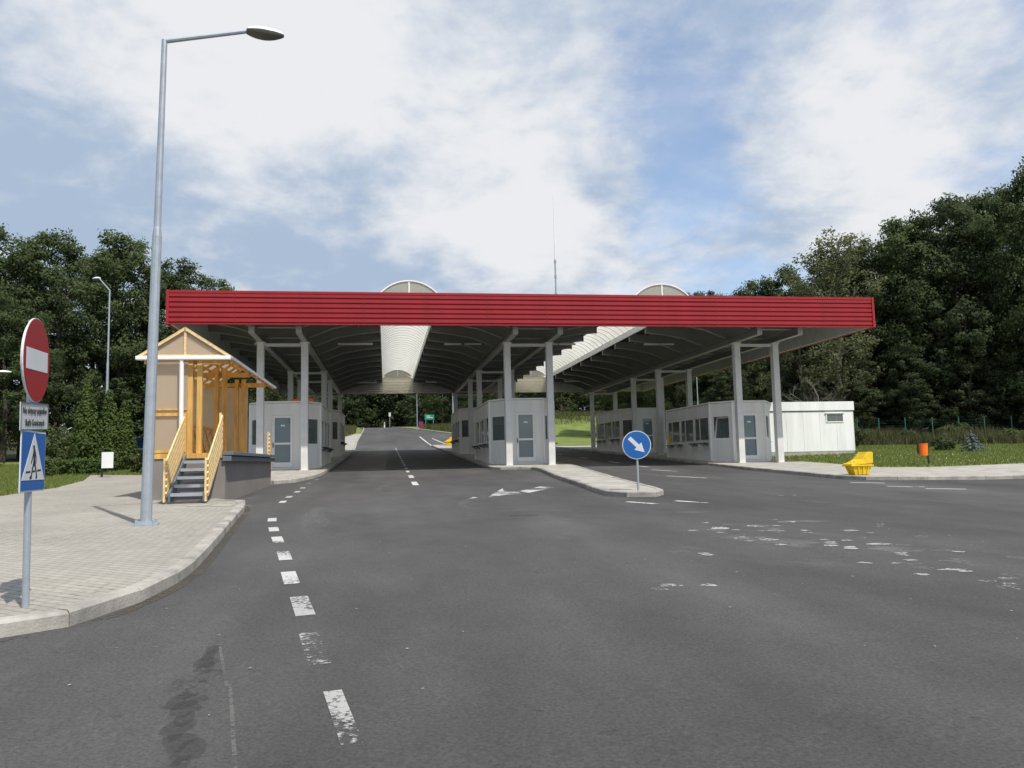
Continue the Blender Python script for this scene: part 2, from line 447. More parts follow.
# left island beside the left booth, continuing along the road
kerb('kerb', [(-4.02, 30.2), (-3.45, 31.2), (-3.02, 34.2), (-2.9, 38), (-2.9, 50), (-2.95, 76), (-3.5, 100), (-3.7, 125)], side=1)
sheet('pavement', [(-4.0, 30.4), (-3.35, 31.3), (-2.95, 34.2), (-2.82, 38), (-2.8, 50), (-2.86, 76), (-3.42, 100), (-3.62, 125), (-5.6, 125), (-6.2, 100), (-7.0, 78), (-9.5, 70), (-9.5, 38.2), (-4.2, 30.2)], .122, M['concrete'], .3)

# centre island with its long tongue
CI = [(5.0, 88), (5.05, 70), (5.1, 42), (5.15, 38.9), (5.5, 38.3), (6.75, 37.6), (6.95, 35.9), (6.35, 30), (6.05, 26.5), (5.86, 23.7), (5.6, 20.5), (5.75, 19.5), (6.25, 19.05), (6.8, 19.25), (7.2, 20.6), (7.7, 25.5), (8.25, 29.8), (9.35, 38.5), (9.4, 42), (9.4, 70), (7.6, 88)]
cp, _ = kerb('kerb', CI, side=1, step=.8)
sheet('traffic_island', inset(cp, .1, 1), .125, M['concrete'], .3)

# right pavement
RK = [(17.1, 82), (17.0, 60), (16.9, 44), (16.85, 39.4), (16.4, 34.5), (16.1, 30), (15.75, 26.4), (16.0, 25.2), (16.9, 24.65), (18.8, 24.35), (21.3, 24.1), (30, 23.6), (60, 22)]
rp, _ = kerb('kerb', RK, side=1)
gr = [(60, 30.5), (40, 30.6), (27.4, 30.8), (23, 31.0), (21.6, 32.4), (22.2, 37.6), (22.3, 42), (22.5, 56), (22, 82)]
sheet('pavement', inset(rp, .1, 1) + gr, .122, M['concrete'], .3)
lawnR = [(22.1, 80), (22.6, 56), (22.4, 42), (22.3, 37.6), (21.7, 32.4), (23.05, 31.05), (27.4, 30.85), (40, 30.65), (80, 30.5), (80, 60), (50, 62), (40, 68), (34, 82)]
sheet('lawn', lawnR, .11, M['lawn'], .3)

# verge kerbs and grass banks beyond the canopy
kerb('kerb', [(17.1, 82.2), (16.6, 96), (12.8, 112), (9.0, 129), (5.0, 150), (1.3, 170)], side=-1, step=2)
kerb('kerb', [(-3.7, 125), (-3.8, 142), (-5.1, 166), (-12.9, 181), (-40, 192)], side=1, step=2)
sheet('verge', [(17.2, 84), (16.8, 96), (13.1, 112), (9.3, 129), (5.3, 150), (1.6, 170), (8, 176), (60, 150), (34, 84)], .1, M['lawn'], .3)
sheet('verge', [(-3.95, 125), (-4.05, 142), (-5.4, 166), (-13.1, 180.5), (-40, 191), (-40, 170), (-14, 130), (-9.6, 80), (-7.1, 78.2), (-6.3, 100), (-5.7, 125)], .1, M['lawn'], .3)

# grassy bank behind the right lanes
def bank():
    mb = MB(); nx, ny = 40, 14
    vs = []
    for j in range(ny):
        for i in range(nx):
            x = 12 + 50 * i / (nx - 1); y = 112 + 34 * j / (ny - 1) - (x - 12) * .35
            u = j / (ny - 1); e = min(1, (i) / 6) * min(1, (nx - 1 - i) / 5)
            z = h(x, y) + .08 + 2.3 * math.sin(min(1, u * 1.6) * math.pi / 2) * e * (1 if u < .7 else (1 - u) / .3) + .15 * math.sin(x * .9 + y * .6) * e
            vs.append((x, y, z))
    mb.add(vs, [(j * nx + i, j * nx + i + 1, (j + 1) * nx + i + 1, (j + 1) * nx + i) for j in range(ny - 1) for i in range(nx - 1)])
    o = mb.build('grass_bank', M['lawn'], smooth=True); o['kind'] = 'structure'
bank()

# ------------------------------------------------------------------ road markings
def dash(mb, x, y, L, w, ang):
    d = np.array((math.sin(ang), math.cos(ang))); n = np.array((d[1], -d[0])); c = np.array((x, y))
    ys_ = [-.5, .5]
    pts = [c + d * L * a + n * w * b for a, b in ((-.5, -.5), (-.5, .5), (.5, .5), (.5, -.5))]
    mb.add([(p[0], p[1], h(p[0], p[1]) + .006) for p in pts], [(0, 1, 2, 3)])
mb = MB()
lane = [(-.27, 4.64), (-.53, 6.14), (-.77, 7.7), (-1.06, 9.3), (-1.34, 11.1), (-1.66, 12.92), (-1.93, 14.5), (-2.2, 16.29), (-2.45, 18.6), (-2.59, 21.1), (-2.65, 22.97), (-2.67, 25.17), (-2.71, 27.29), (-2.78, 30.1), (-2.75, 32.8)]
for i, (x, y) in enumerate(lane):
    a = lane[max(i - 1, 0)]; b = lane[min(i + 1, len(lane) - 1)]
    if i in (0, 1, 2, 8): continue
    dash(mb, x, y, .85 if i < 6 else .7, .165, math.atan2(b[0] - a[0], b[1] - a[1]))
tag(mb.build('road_marking', M['paint']), kind='structure')
mb = MB()
for x, y, w_, l_ in ((-.25, 4.62, .11, .9), (-.53, 6.14, .15, .95), (-.77, 7.7, .17, .9)): dash(mb, x, y, l_, w_, -.17)
tag(mb.build('road_marking', M['paint_lane']), kind='structure')
mb = MB()
for x, y in ((1.0, 28.2), (1.04, 33.6)): dash(mb, x, y, 2.3, .2, 0)
for k in range(14): dash(mb, 1.04, 38.6 + k * 3.4, 1.5, .14, 0)
for x, y in ((15.11, 23.4), (14.95, 21.3), (15.33, 20.1)): dash(mb, x, y, 1.0, .2, math.atan2(.9, -.5))
for x, y, a in ((11.15, 28.75, -.36), (12.5, 34.9, -.2), (6.81, 17.32, -.5), (5.69, 17.48, -.5), (13.0, 40, -.1), (13.1, 45, 0), (13.1, 52, 0), (13.1, 60, 0)): dash(mb, x, y, 2.2 if y > 20 else .9, .17, a)
a0, a1 = (4.93, 115.9), (5.3, 88.6)
for (x0, y0), (x1, y1) in (((4.8, 114), (5.05, 89)), ((6.2, 108), (6.9, 92))):
    for k in range(6):
        f = (k + .5) / 6; dash(mb, x0 + (x1 - x0) * f, y0 + (y1 - y0) * f, abs(y1 - y0) / 6, .2, math.atan2(x0 - x1, y0 - y1))
tag(mb.build('road_marking', M['paint_solid']), kind='structure')
# worn lane arrow before the centre island
mb = MB()
def gpoly(pts, z=.006): mb.add([(x, y, h(x, y) + z) for x, y in pts], [tuple(range(len(pts)))])
gpoly([(2.6, 20.6), (3.5, 24.1), (3.35, 22.9), (3.66, 22.2), (3.66, 21.0), (3.2, 21.3)])
gpoly([(3.7, 22.5), (4.7, 24.4), (5.05, 23.9), (3.9, 21.8)])
gpoly([(2.05, 20.2), (2.25, 20.8), (2.35, 20.5)])
tag(mb.build('road_marking', M['paint']), kind='structure')
def gblob(mb, x, y, rx, ry, ang=0, z=.006, n=11):
    pts = []
    for k in range(n):
        a = 2 * math.pi * k / n; q = rnd.uniform(.6, 1.2); u = rx * math.cos(a) * q; v = ry * math.sin(a) * q
        pts.append((x + u * math.cos(ang) - v * math.sin(ang), y + u * math.sin(ang) + v * math.cos(ang)))
    mb.add([(p[0], p[1], h(p[0], p[1]) + z) for p in pts], [tuple(range(n))])
marks = [(5.62, 12.73), (6.76, 12.83), (4.97, 11.0), (5.3, 11.6), (5.35, 10.76), (5.9, 11.7), (5.46, 10.07), (6.3, 10.9), (5.86, 9.96), (5.71, 9.06), (6.5, 9.9), (5.82, 8.39), (6.9, 9.2), (6.04, 7.91), (5.85, 6.89), (3.75, 9.99), (2.8, 7.79),
         (6.2, 7.3), (7.4, 12.1), (7.0, 11.4), (8.2, 17.8), (9.8, 19.3), (5.3, 12.3), (6.0, 12.4), (7.6, 10.4), (7.2, 8.0)]
mb = MB(); mc = MB()
for i, (x, y) in enumerate(marks):
    tgt = mb if i % 3 else mc
    gblob(tgt, x, y, .17 * rnd.uniform(.7, 1.2), .13 * rnd.uniform(.7, 1.3) * (y / 11), -.3)
    for q in range(2): gblob(mb, x + rnd.uniform(-.6, .6), y + rnd.uniform(-.6, .6), .09, .07, -.3)
    if i % 2: gblob(mc, x + rnd.uniform(-.3, .3), y + rnd.uniform(.1, .5), .12, .2, .4)
tag(mb.build('road_marking', M['paint_worn']), kind='structure')
for x, y, rx, ry in [(5.5, 10.6, .6, .35), (5.2, 11.2, .45, .3), (6.1, 11.2, .4, .3), (6.4, 9.4, .35, .35), (7.2, 12.8, .4, .2), (6.6, 8.3, .3, .3), (-1.9, 7.1, .5, .06), (5.9, 15, .8, .12),]:
    gblob(mc, x, y, rx, ry, -.25, .005, 16)
tag(mc.build('road_marking', M['paint_faint']), kind='structure')
mb = MB()
for k in range(16):
    f = k / 15; x = -1.27 + .35 * f + rnd.uniform(-.03, .03); y = 6.25 - 2.5 * f
    gblob(mb, x - (.06 if .3 < f < .7 else 0), y, rnd.uniform(.05, .10) * (1.5 if .25 < f < .6 else 1), .16, 0, .003 + .0002 * k)
gblob(mb, 2.65, 15.45, .35, .2, 0, .004)
tag(mb.build('tar_stain', M['stain']), kind='structure')
mb = MB()
for k in range(70):
    x = rnd.uniform(-3.2, 9); y = rnd.uniform(3.6, 15); gblob(mb, x, y, rnd.uniform(.006, .02), rnd.uniform(.006, .02), 0, .006, 6)
tag(mb.build('grit', M['kerb']), kind='stuff')
mb = MB()
dash(mb, -1.66, 6.42, .02, .9, .12); dash(mb, -1.1, 5.8, 1.05, .02, -.23); dash(mb, -.82, 4.6, 1.5, .02, -.2)
tag(mb.build('asphalt_seam', M['seam']), kind='structure')

M['dirt'] = worn_paint('kerb_dirt', .475, (.085, .072, .052), .7)
def dirt(path, side, w=.16):
    p = smooth_path(path, .5); q = inset(p, w, -side); p = inset(p, .0, -side); mb = MB()
    for i in range(len(p) - 1):
        v = [p[i], p[i + 1], q[i + 1], q[i]]
        mb.add([(a, b, h(a, b) + .005) for a, b in v], [(0, 1, 2, 3)])
    tag(mb.build('kerb_dirt', M['dirt']), kind='structure')
dirt(LK, 1, .13); dirt(CI, 1, .12); dirt(RK, 1, .2)
# ------------------------------------------------------------------ canopy
FY, BY = 36.5, 73.1
X0, X1 = -9.42, 24.43
ZB, ZT = 7.80, 9.32
SKY = [(-.22, 2.50), (12.06, 14.90)]
can = thing('canopy', ((X0 + X1) / 2, FY, 0), 'wide flat canopy with ribbed red fascia spanning the three booth islands', 'canopy')
OX, OY = (X0 + X1) / 2, FY
def L3(x, y, z): return (x - OX, y - OY, z)
def fascia(axis, a, b, pos, outsign, inner=True):
    """ribbed cladding from a to b; profile in z; outsign is the outward direction"""
    prof = []; n = 6; z = ZB + .05; pitch = (ZT - .12 - z) / n
    prof.append((.0, ZB)); prof.append((.09, ZB)); prof.append((.09, ZB + .05))
    for i in range(n):
        zz = z + i * pitch
        prof += [(.035, zz + .010), (.035, zz + .055), (.09, zz + .07), (.09, zz + pitch - .012)]
    prof += [(.11, ZT - .11), (.11, ZT), (-.05, ZT), (-.05, ZB)]
    mb = MB()
    if axis == 'x': mb.prism(prof, lambda u, v, t: L3(t, pos + outsign * u, v), a, b)
    else: mb.prism(prof, lambda u, v, t: L3(pos + outsign * u, t, v), a, b)
    # end trims
    for e in (a, b):
        if axis == 'x': mb.box(*[q for q in (e - .06 - OX, e + .06 - OX, min(pos - .06 * outsign, pos + .13 * outsign) - OY, max(pos - .06 * outsign, pos + .13 * outsign) - OY, ZB - .01, ZT + .01)])
    o = mb.build('fascia', M['red'], can)
    if axis == 'x':
        k = a + 2.83
        while k < b - 1:
            jt = MB(); q0, q1 = sorted((pos + outsign * .086, pos + outsign * .095)); jt.box(k - .012 - OX, k + .012 - OX, q0 - OY, q1 - OY, ZB + .06, ZT - .12); k += 2.83
            jt.build('joint_strip', M['red_joint'], o)
    return o
fascia('x', X0, X1, FY, -1); fascia('x', X0, X1, BY, 1)
fascia('y', FY + .1, BY - .1, X0, -1); fascia('y', FY + .1, BY - .1, X1, 1)
# grey liner behind the fascia
mb = MB()
for k in range(7):
    zz = ZB + .03 + k * .2
    for a, b in ((X0 + .2, SKY[0][0]), (SKY[0][1], SKY[1][0]), (SKY[1][1], X1 - .2)): mb.box(a - OX, b - OX, BY - .16 - OY, BY - .07 - OY, zz, zz + .17)
mb.box(X0 + .2 - OX, X1 - .2 - OX, FY + .07 - OY, FY + .16 - OY, ZB + .02, ZT - .1)
mb.box(X0 + .07 - OX, X0 + .16 - OX, FY + .1 - OY, BY - .1 - OY, ZB + .02, ZT - .1)
mb.box(X1 - .16 - OX, X1 - .07 - OX, FY + .1 - OY, BY - .1 - OY, ZB + .02, ZT - .1)
mb.build('fascia_liner', M['steel_paint'], can)
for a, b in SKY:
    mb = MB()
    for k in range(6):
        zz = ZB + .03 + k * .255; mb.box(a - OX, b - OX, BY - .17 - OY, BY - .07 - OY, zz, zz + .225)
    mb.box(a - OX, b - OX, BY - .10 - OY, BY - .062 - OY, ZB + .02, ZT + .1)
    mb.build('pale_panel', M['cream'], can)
# roof deck: three strips between the skylights
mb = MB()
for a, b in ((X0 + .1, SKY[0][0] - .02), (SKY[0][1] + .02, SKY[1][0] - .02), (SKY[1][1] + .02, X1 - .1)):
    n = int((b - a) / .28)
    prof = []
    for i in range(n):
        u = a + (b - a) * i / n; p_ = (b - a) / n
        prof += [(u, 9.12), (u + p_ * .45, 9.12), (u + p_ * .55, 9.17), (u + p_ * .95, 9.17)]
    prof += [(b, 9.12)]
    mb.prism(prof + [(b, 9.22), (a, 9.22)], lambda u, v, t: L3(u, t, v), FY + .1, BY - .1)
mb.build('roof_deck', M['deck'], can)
# columns, girders
CXS = [-5.95, -3.87, 6.14, 8.32, 18.52, 20.7]
CYS = [39.75, 52.1, 57.7, 70.0]
col_mesh = None
for x in CXS:
    for y in CYS:
        z0 = h(x, y) + .12
        mb = MB()
        mb.box(-.16, .16, -.17, .17, 0, 7.5 - z0); mb.box(-.24, .24, -.24, .24, 0, .025); mb.box(-.22, .22, -.22, .22, 7.44 - z0, 7.497 - z0)
        mb.build('column', M['steel_paint'], can, loc=L3(x, y, z0))
    g = MB()
    ya, yb = FY + .45 - OY, BY - .45 - OY
    g.mi = 1; g.box(x - .13 - OX, x + .13 - OX, ya, yb, 7.5, 7.535); g.mi = 0; g.box(x - .04 - OX, x + .04 - OX, ya, yb, 7.535, 7.82); g.box(x - .13 - OX, x + .13 - OX, ya, yb, 7.82, 7.85); g.mi = 1
    g.prism([(-.13, 7.5), (.13, 7.5), (.13, 7.85), (-.13, 7.85)], lambda u, v, t_: (x - OX + u, ya - .012 + t_, v), 0, .01)
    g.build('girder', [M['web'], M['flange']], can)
# tie beams between paired columns
for i in (0, 2, 4):
    for y in CYS:
        mb = MB(); mb.box(CXS[i] + .17 - OX, CXS[i + 1] - .17 - OX, y - .06 - OY, y + .06 - OY, 7.30, 7.44); mb.build('tie_beam', M['steel_paint'], can)
# haunched rafters
bays = [(X0 + .2, [(-5.95, -3.87)], SKY[0][0] - .06), (SKY[0][1] + .06, [(6.14, 8.32)], SKY[1][0] - .06), (SKY[1][1] + .06, [(18.52, 20.7)], X1 - .2)]
for k in range(12):
    y = FY + 1.2 + k * (BY - FY - 2.4) / 11
    for a, ((g0, g1),), b in bays:
        top = []; bot = []
        for u, z in ((a, 8.74), (g0 - 2.4, 8.62), (g0 - 1.3, 8.42), (g0 - .5, 8.10), (g0, 7.92), (g1, 7.92), (g1 + .5, 8.10), (g1 + 1.3, 8.42), (g1 + 2.4, 8.62), (b, 8.74)): bot.append((u, z))
        mb = MB()
        mb.prism(bot + [(b, 9.115), (a, 9.115)], lambda u, v, t: L3(u, t, v), y - .05, y + .05)
        # lower flange
        for (u0, z0), (u1, z1) in zip(bot[:-1], bot[1:]):
            q = [L3(u0, y - .09, z0 - .055), L3(u1, y - .09, z1 - .055), L3(u1, y + .09, z1 - .055), L3(u0, y + .09, z0 - .055), L3(u0, y - .09, z0 - .004), L3(u1, y - .09, z1 - .004), L3(u1, y + .09, z1 - .004), L3(u0, y + .09, z0 - .004)]
            mb.mi = 1; mb.add(q, [(0, 3, 2, 1), (4, 5, 6, 7), (0, 1, 5, 4), (2, 3, 7, 6)]); mb.mi = 0
        # end plates
        for e, s_ in ((a, -1), (b, 1)): mb.box(e - .012 - OX, e + .012 - OX, y - .13 - OY, y + .13 - OY, 8.66, 9.10)
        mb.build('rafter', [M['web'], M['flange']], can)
# purlins
for x in (-8.2, -7.0, -2.6, -1.4, 3.6, 4.9, 9.6, 10.9, 16.2, 17.4, 22.0, 23.2):
    mb = MB(); mb.box(x - .04 - OX, x + .04 - OX, FY + .2 - OY, BY - .2 - OY, 8.97, 9.11); mb.build('purlin', M['rafter'], can)
# barrel skylights
for a, b in SKY:
    w = b - a; rise = .64; cxx = (a + b) / 2
    rad = (w * w / 4 + rise * rise) / (2 * rise); zc = 9.34 + rise - rad
    half = math.asin(w / 2 / rad)
    def arc(n, dr=0): return [(cxx + (rad + dr) * math.sin(t), zc + (rad + dr) * math.cos(t)) for t in np.linspace(-half, half, n)]
    mb = MB()
    A = arc(17)
    yy = np.linspace(FY + .4, BY - .3, 2)
    vs = [L3(u, y, z) for y in yy for u, z in A]
    mb.add(vs, [(i, i + 1, 17 + i + 1, 17 + i) for i in range(16)])
    sk = mb.build('skylight', M['skylight'], can, smooth=True)
    # upstand kerbs
    mb = MB()
    mb.box(a - .06 - OX, a - OX, FY + .3 - OY, BY - .2 - OY, 9.0, 9.36); mb.box(b - OX, b + .06 - OX, FY + .3 - OY, BY - .2 - OY, 9.0, 9.36)
    mb.build('upstand', M['white'], sk)
    ny = 37; bar = None
    A0 = arc(15, -.025); A1 = arc(15, .025); mb = MB()
    for i in range(14):
        q = [(A0[i], -.03), (A0[i + 1], -.03), (A1[i + 1], -.03), (A1[i], -.03), (A0[i], .03), (A0[i + 1], .03), (A1[i + 1], .03), (A1[i], .03)]
        mb.add([(p[0] - OX, yy_, p[1]) for p, yy_ in q], [(0, 1, 2, 3), (4, 7, 6, 5), (0, 4, 5, 1), (3, 2, 6, 7)])
    bar = mb.build('glazing_bar', M['white'], sk)
    for k in range(ny):
        o = bar if k == 0 else bar.copy()
        if k: COL.objects.link(o); o.parent = sk
        o.location.y = FY + .42 + k * (BY - FY - .76) / (ny - 1) - OY
    for yg in (FY + .39, BY - .29):
        mb = MB(); A = arc(17)
        mb.add([L3(u, yg, z) for u, z in A] + [L3(u, yg + .012, z) for u, z in A], [tuple(range(17)), tuple(range(17, 34))[::-1]] + [(i, i + 1, 18 + i, 17 + i) for i in range(16)])
        gb = mb.build('gable_panel', M['skylight'], sk)
        mb = MB(); mb.box(cxx - .035 - OX, cxx + .035 - OX, yg - .03 - OY, yg - .003 - OY, 9.3, 9.34 + rise)
        for i in range(16): mb.beam(L3(A[i][0], yg - .02, A[i][1]), L3(A[i + 1][0], yg - .02, A[i + 1][1]), .06, .06)
        mb.build('frame', M['white'], gb)
# luminaires under the far bays
for x in (-6.9, -2.2, -1.2, 4.0, 5.2, 9.9, 11.0, 16.4, 17.3, 22.0):
    for y in (47, 69.5):
        mb = MB(); mb.box(x - .5 - OX, x + .5 - OX, y - .09 - OY, y + .09 - OY, 8.45, 8.55); mb.box(x - .42 - OX, x - .38 - OX, y - .02 - OY, y + .02 - OY, 8.55, 9.1); mb.box(x + .38 - OX, x + .42 - OX, y - .02 - OY, y + .02 - OY, 8.55, 9.1)
        mb.build('luminaire', M['white_gloss'], can)

# antenna on the roof
t = thing('antenna_mast', (11.05, 50, 9.22), 'thin white whip antenna standing on the canopy roof', 'antenna')
mb = MB(); mb.tube([(0, 0, 0), (0, 0, 5.2)], .055, 8)
for z in (.3, 1.6, 2.9, 4.1, 5.1): mb.tube([(0, 0, z), (0, 0, z + .2)], .075, 8)
mb.build('mast', M['galv'], t)
mb = MB(); mb.tube([(0, 0, 5.2), (0, 0, 7.5), (-.02, 0, 9.6)], [.045, .03, .012], 8); mb.build('whip', M['white'], t)
mb = MB(); mb.box(-.15, .15, -.15, .15, 0, .03); mb.build('base_plate', M['galv'], t)

# ------------------------------------------------------------------ control booths
def wall_box(mb, p0, p1, u0, u1, z0, z1, t, inset_=0.0):
    p0 = np.array(p0); p1 = np.array(p1); d = (p1 - p0) / np.linalg.norm(p1 - p0); n = np.array((-d[1], d[0]))
    a = p0 + d * u0; b = p0 + d * u1
    q = [a + n * inset_, b + n * inset_, b + n * (inset_ + t), a + n * (inset_ + t)]
    vs = [(x, y, z0) for x, y in q] + [(x, y, z1) for x, y in q]
    mb.add(vs, [(0, 3, 2, 1), (4, 5, 6, 7), (0, 1, 5, 4), (1, 2, 6, 5), (2, 3, 7, 6), (3, 0, 4, 7)])

def frame(mb, p0, p1, u0, u1, z0, z1, w=.055, t=.06, inset_=-.012):
    wall_box(mb, p0, p1, u0, u0 + w, z0, z1, t, inset_); wall_box(mb, p0, p1, u1 - w, u1, z0, z1, t, inset_)
    wall_box(mb, p0, p1, u0 + w, u1 - w, z0, z0 + w, t, inset_); wall_box(mb, p0, p1, u0 + w, u1 - w, z1 - w, z1, t, inset_)

def booth(x, y, label, H=3.3, beacon=False, tilt=False, yellow_patch=False):
    z0 = h(x, y - 4) + .122
    t = thing('control_booth', (x, y, z0), label, 'booth', 'grey control booths on the islands under the canopy')
    P = [(-.95, -4.6), (.95, -4.6), (1.75, -3.45), (1.75, 3.45), (.95, 4.6), (-.95, 4.6), (-1.75, 3.45), (-1.75, -3.45)]
    S0, S1 = 1.2, 2.55
    walls = MB(); T = .08
    fl = MB()
    zf = min(0, h(x, y + 4) - h(x, y - 4))
    walls.prism(P, lambda u, v, t_: (u, v, t_), -.6, .10)   # plinth
    deferred = []
    for i in range(8):
        p0, p1 = P[i], P[(i + 1) % 8]
        Ln = math.hypot(p1[0] - p0[0], p1[1] - p0[1])
        if i in (0, 4): ops = [(.44, 1.46, .10, 2.68, 'door')]
        elif i in (2, 6): ops = [(.2 + k * 2.22, .2 + k * 2.22 + 2.06, S0, S1, 'window') for k in range(3)]
        else: ops = [(.17, Ln - .17, S0, S1, 'window')]
        u = 0
        for (a, b, za, zb, kind) in ops:
            wall_box(walls, p0, p1, u, a, .10, H - .02, T)
            if za > .11: wall_box(walls, p0, p1, a, b, .10, za, T)
            wall_box(walls, p0, p1, a, b, zb, H - .02, T)
            deferred.append((i, p0, p1, a, b, za, zb, kind))
            u = b
        wall_box(walls, p0, p1, u, Ln, .10, H - .02, T)
    # inner partition and desks
    walls.box(-1.6, .3, -.05, .05, .1, H - .1)
    for sx in (-1, 1):
        walls.box(min(sx * 1.1, sx * 1.66), max(sx * 1.1, sx * 1.66), -3.3, -.4, S0 - .1, S0 - .05)
    walls.build('wall', M['booth'], t)
    tr = MB()
    for i in range(8):
        px, py = P[i]; tr.prism([(px + .06 * math.cos(a), py + .06 * math.sin(a)) for a in np.linspace(0, 2 * math.pi, 7)[:-1]], lambda u, v, t_: (u, v, t_), .1, H - .01)
        p0, p1 = P[i], P[(i + 1) % 8]; Ln = math.hypot(p1[0] - p0[0], p1[1] - p0[1])
        wall_box(tr, p0, p1, .06, Ln - .06, H - .74, H - .70, .05, -.014)
        if i not in (0, 4): wall_box(tr, p0, p1, .06, Ln - .06, S0 - .12, S0 - .09, .05, -.014)
    tr.build('trim', M['booth_trim'], t)
    r = MB(); r.prism([(u * 1.02, v * 1.012) for u, v in P], lambda u, v, t_: (u, v, t_), H, H + .08)
    roof = r.build('roof', M['booth_trim'], t)
    for (i, p0, p1, a, b, za, zb, kind) in deferred:
        if kind == 'door':
            d = MB(); frame(d, p0, p1, a + .01, b - .01, za + .01, zb - .01, .12, .06)
            wall_box(d, p0, p1, a + .13, b - .13, 1.22, 1.32, .06, -.012); wall_box(d, p0, p1, a + .13, b - .13, za + .13, .34, .06, -.012)
            do = d.build('door', M['booth_trim'], t)
            g = MB(); wall_box(g, p0, p1, a + .13, b - .13, .34, 1.22, .012, .02); wall_box(g, p0, p1, a + .13, b - .13, 1.32, zb - .13, .012, .02)
            g.build('pane', M['door_glass'], do)
            hd = MB(); wall_box(hd, p0, p1, a + .05, a + .08, 1.08, 1.32, .05, -.06); hd.build('handle', M['black'], do)
            if i == 0:
                s_ = MB(); wall_box(s_, p0, p1, .86, 1.06, 2.13, 2.2, .004, .012); s_.build('sticker', M['white_gloss'], do)
        else:
            f = MB(); frame(f, p0, p1, a, b, za, zb)
            if i in (2, 6): wall_box(f, p0, p1, a + .72, a + .77, za + .055, zb - .055, .06, -.012)
            fo = f.build('window', M['booth_trim'] if i not in (2, 6) else M['booth'], t)
            g = MB(); wall_box(g, p0, p1, a + .05, b - .05, za + .05, zb - .05, .01, .025)
            if tilt and i in (1, 7):
                s_ = MB(); p0a = np.array(p0); p1a = np.array(p1); dd = (p1a - p0a) / np.linalg.norm(p1a - p0a); nn = np.array((-dd[1], dd[0]))
                def pt(u, z):
                    k = (z - za) / (zb - za) * .30; q = p0a + dd * u + nn * (.05 + k); return (q[0], q[1], z)
                for (ua, zaa, ub, zbb) in ((a + .08, za + .06, a + .08, zb - .08), (b - .08, za + .06, b - .08, zb - .08), (a + .08, za + .08, b - .08, za + .08), (a + .08, zb - .1, b - .08, zb - .1)):
                    s_.beam(pt(ua, zaa), pt(ub, zbb), .07, .05, (nn[0], nn[1], 0))
                so = s_.build('open_sash', M['booth_trim'], fo)
                g = MB(); q = [pt(a + .1, za + .1), pt(b - .1, za + .1), pt(b - .1, zb - .12), pt(a + .1, zb - .12)]; g.add(q, [(0, 1, 2, 3)])
            g.build('pane', M['glass'], fo)
    # document shelves below the side windows
    for sx in (-1, 1):
        for yy in (-2.7, -1.2, 1.2, 2.7):
            s_ = MB(); xa, xb = sorted((sx * 1.70, sx * 2.02)); s_.box(xa, xb, yy - .42, yy + .42, 1.06, 1.10)
            for e in (-.3, .3): s_.beam((sx * 1.76, yy + e, .92), (sx * 1.98, yy + e, 1.06), .04, .03)
            s_.build('shelf', M['black'], t)
    if yellow_patch:
        s_ = MB(); s_.box(-1.79, -1.765, 2.55, 3.05, 1.28, 1.75); tag(s_.build('yellow_patch', M['yellow'], t), 'yellow patch at the side window')  # flat yellow patch set over the side window
    if beacon:
        for q in ((.35, .8, -4.1, -3.9, H + .082, H + .24), (1.0, 1.4, -3.6, -3.4, H + .082, H + .30)):
            s_ = MB(); s_.box(*q); s_.build('beacon', M['orange'], t, bevel=.03)
    return t
booth(-5.05, 45.5, 'grey booth on the left island, red beacons on its roof', 3.3, beacon=True)
booth(-5.05, 62.6, 'rear grey booth on the left island, farther up the lane')
booth(7.22, 45.5, 'grey booth on the centre island behind the blue arrow sign', 3.34)
booth(7.22, 62.6, 'rear grey booth on the centre island, next to a yellow bin')
booth(19.6, 45.5, 'grey booth on the right pavement with tilted windows beside the white cabin', 3.25, tilt=True, yellow_patch=True)
booth(19.6, 62.6, 'rear grey booth on the right pavement, seen behind the blue arrow sign')

# ------------------------------------------------------------------ white office container
t = thing('office_container', (26.2, 47.3, h(26.2, 47) + .1), 'white office cabin with one small window on the grass at the right', 'cabin')
W, D, Hc = 5.6, 2.6, 3.3
mb = MB()
mb.box(-W / 2, W / 2, -D / 2, D / 2, .22, 2.75)
for k in range(6):
    xx = -W / 2 + k * W / 5; mb.box(xx - .02, xx + .02, -D / 2 - .012, -D / 2 - .001, .22, 2.74)
mb.build('wall', M['white'], t)
mb = MB(); mb.box(-W / 2 - .07, W / 2 + .07, -D / 2 - .07, D / 2 + .07, 2.75, Hc); mb.build('roof_band', M['white'], t)
mb = MB(); mb.box(-W / 2 + .02, W / 2 - .02, -D / 2 + .02, D / 2 - .02, -.3, .22); mb.build('plinth', M['concrete'], t)
mb = MB(); p0, p1 = (-W / 2, -D / 2 - .01), (W / 2, -D / 2 - .01)
frame(mb, p0, p1, 3.75, 4.95, 2.0, 2.56, .06, .05, -.03); wo = mb.build('window', M['booth_trim'], t)
mb = MB(); wall_box(mb, p0, p1, 3.8, 4.9, 2.05, 2.5, .01, -.006); mb.build('pane', M['glass'], wo)
mb = MB(); wall_box(mb, p0, p1, 3.7, 5.0, 2.56, 2.6, .08, -.08); mb.build('awning', M['booth_trim'], wo)
mb = MB(); mb.box(-W / 2 - .02, W / 2 + .02, -D / 2 - .02, -D / 2 - .005, 2.69, 2.745); mb.build('dark_strip', M['grey_steel'], t)  # dark line along the wall below the roof band
mb = MB(); mb.tube([(W / 2 + .05, -D / 2 + .15, .1), (W / 2 + .05, -D / 2 + .15, 2.75)], .05, 8); mb.build('downpipe', M['grey_steel'], t)

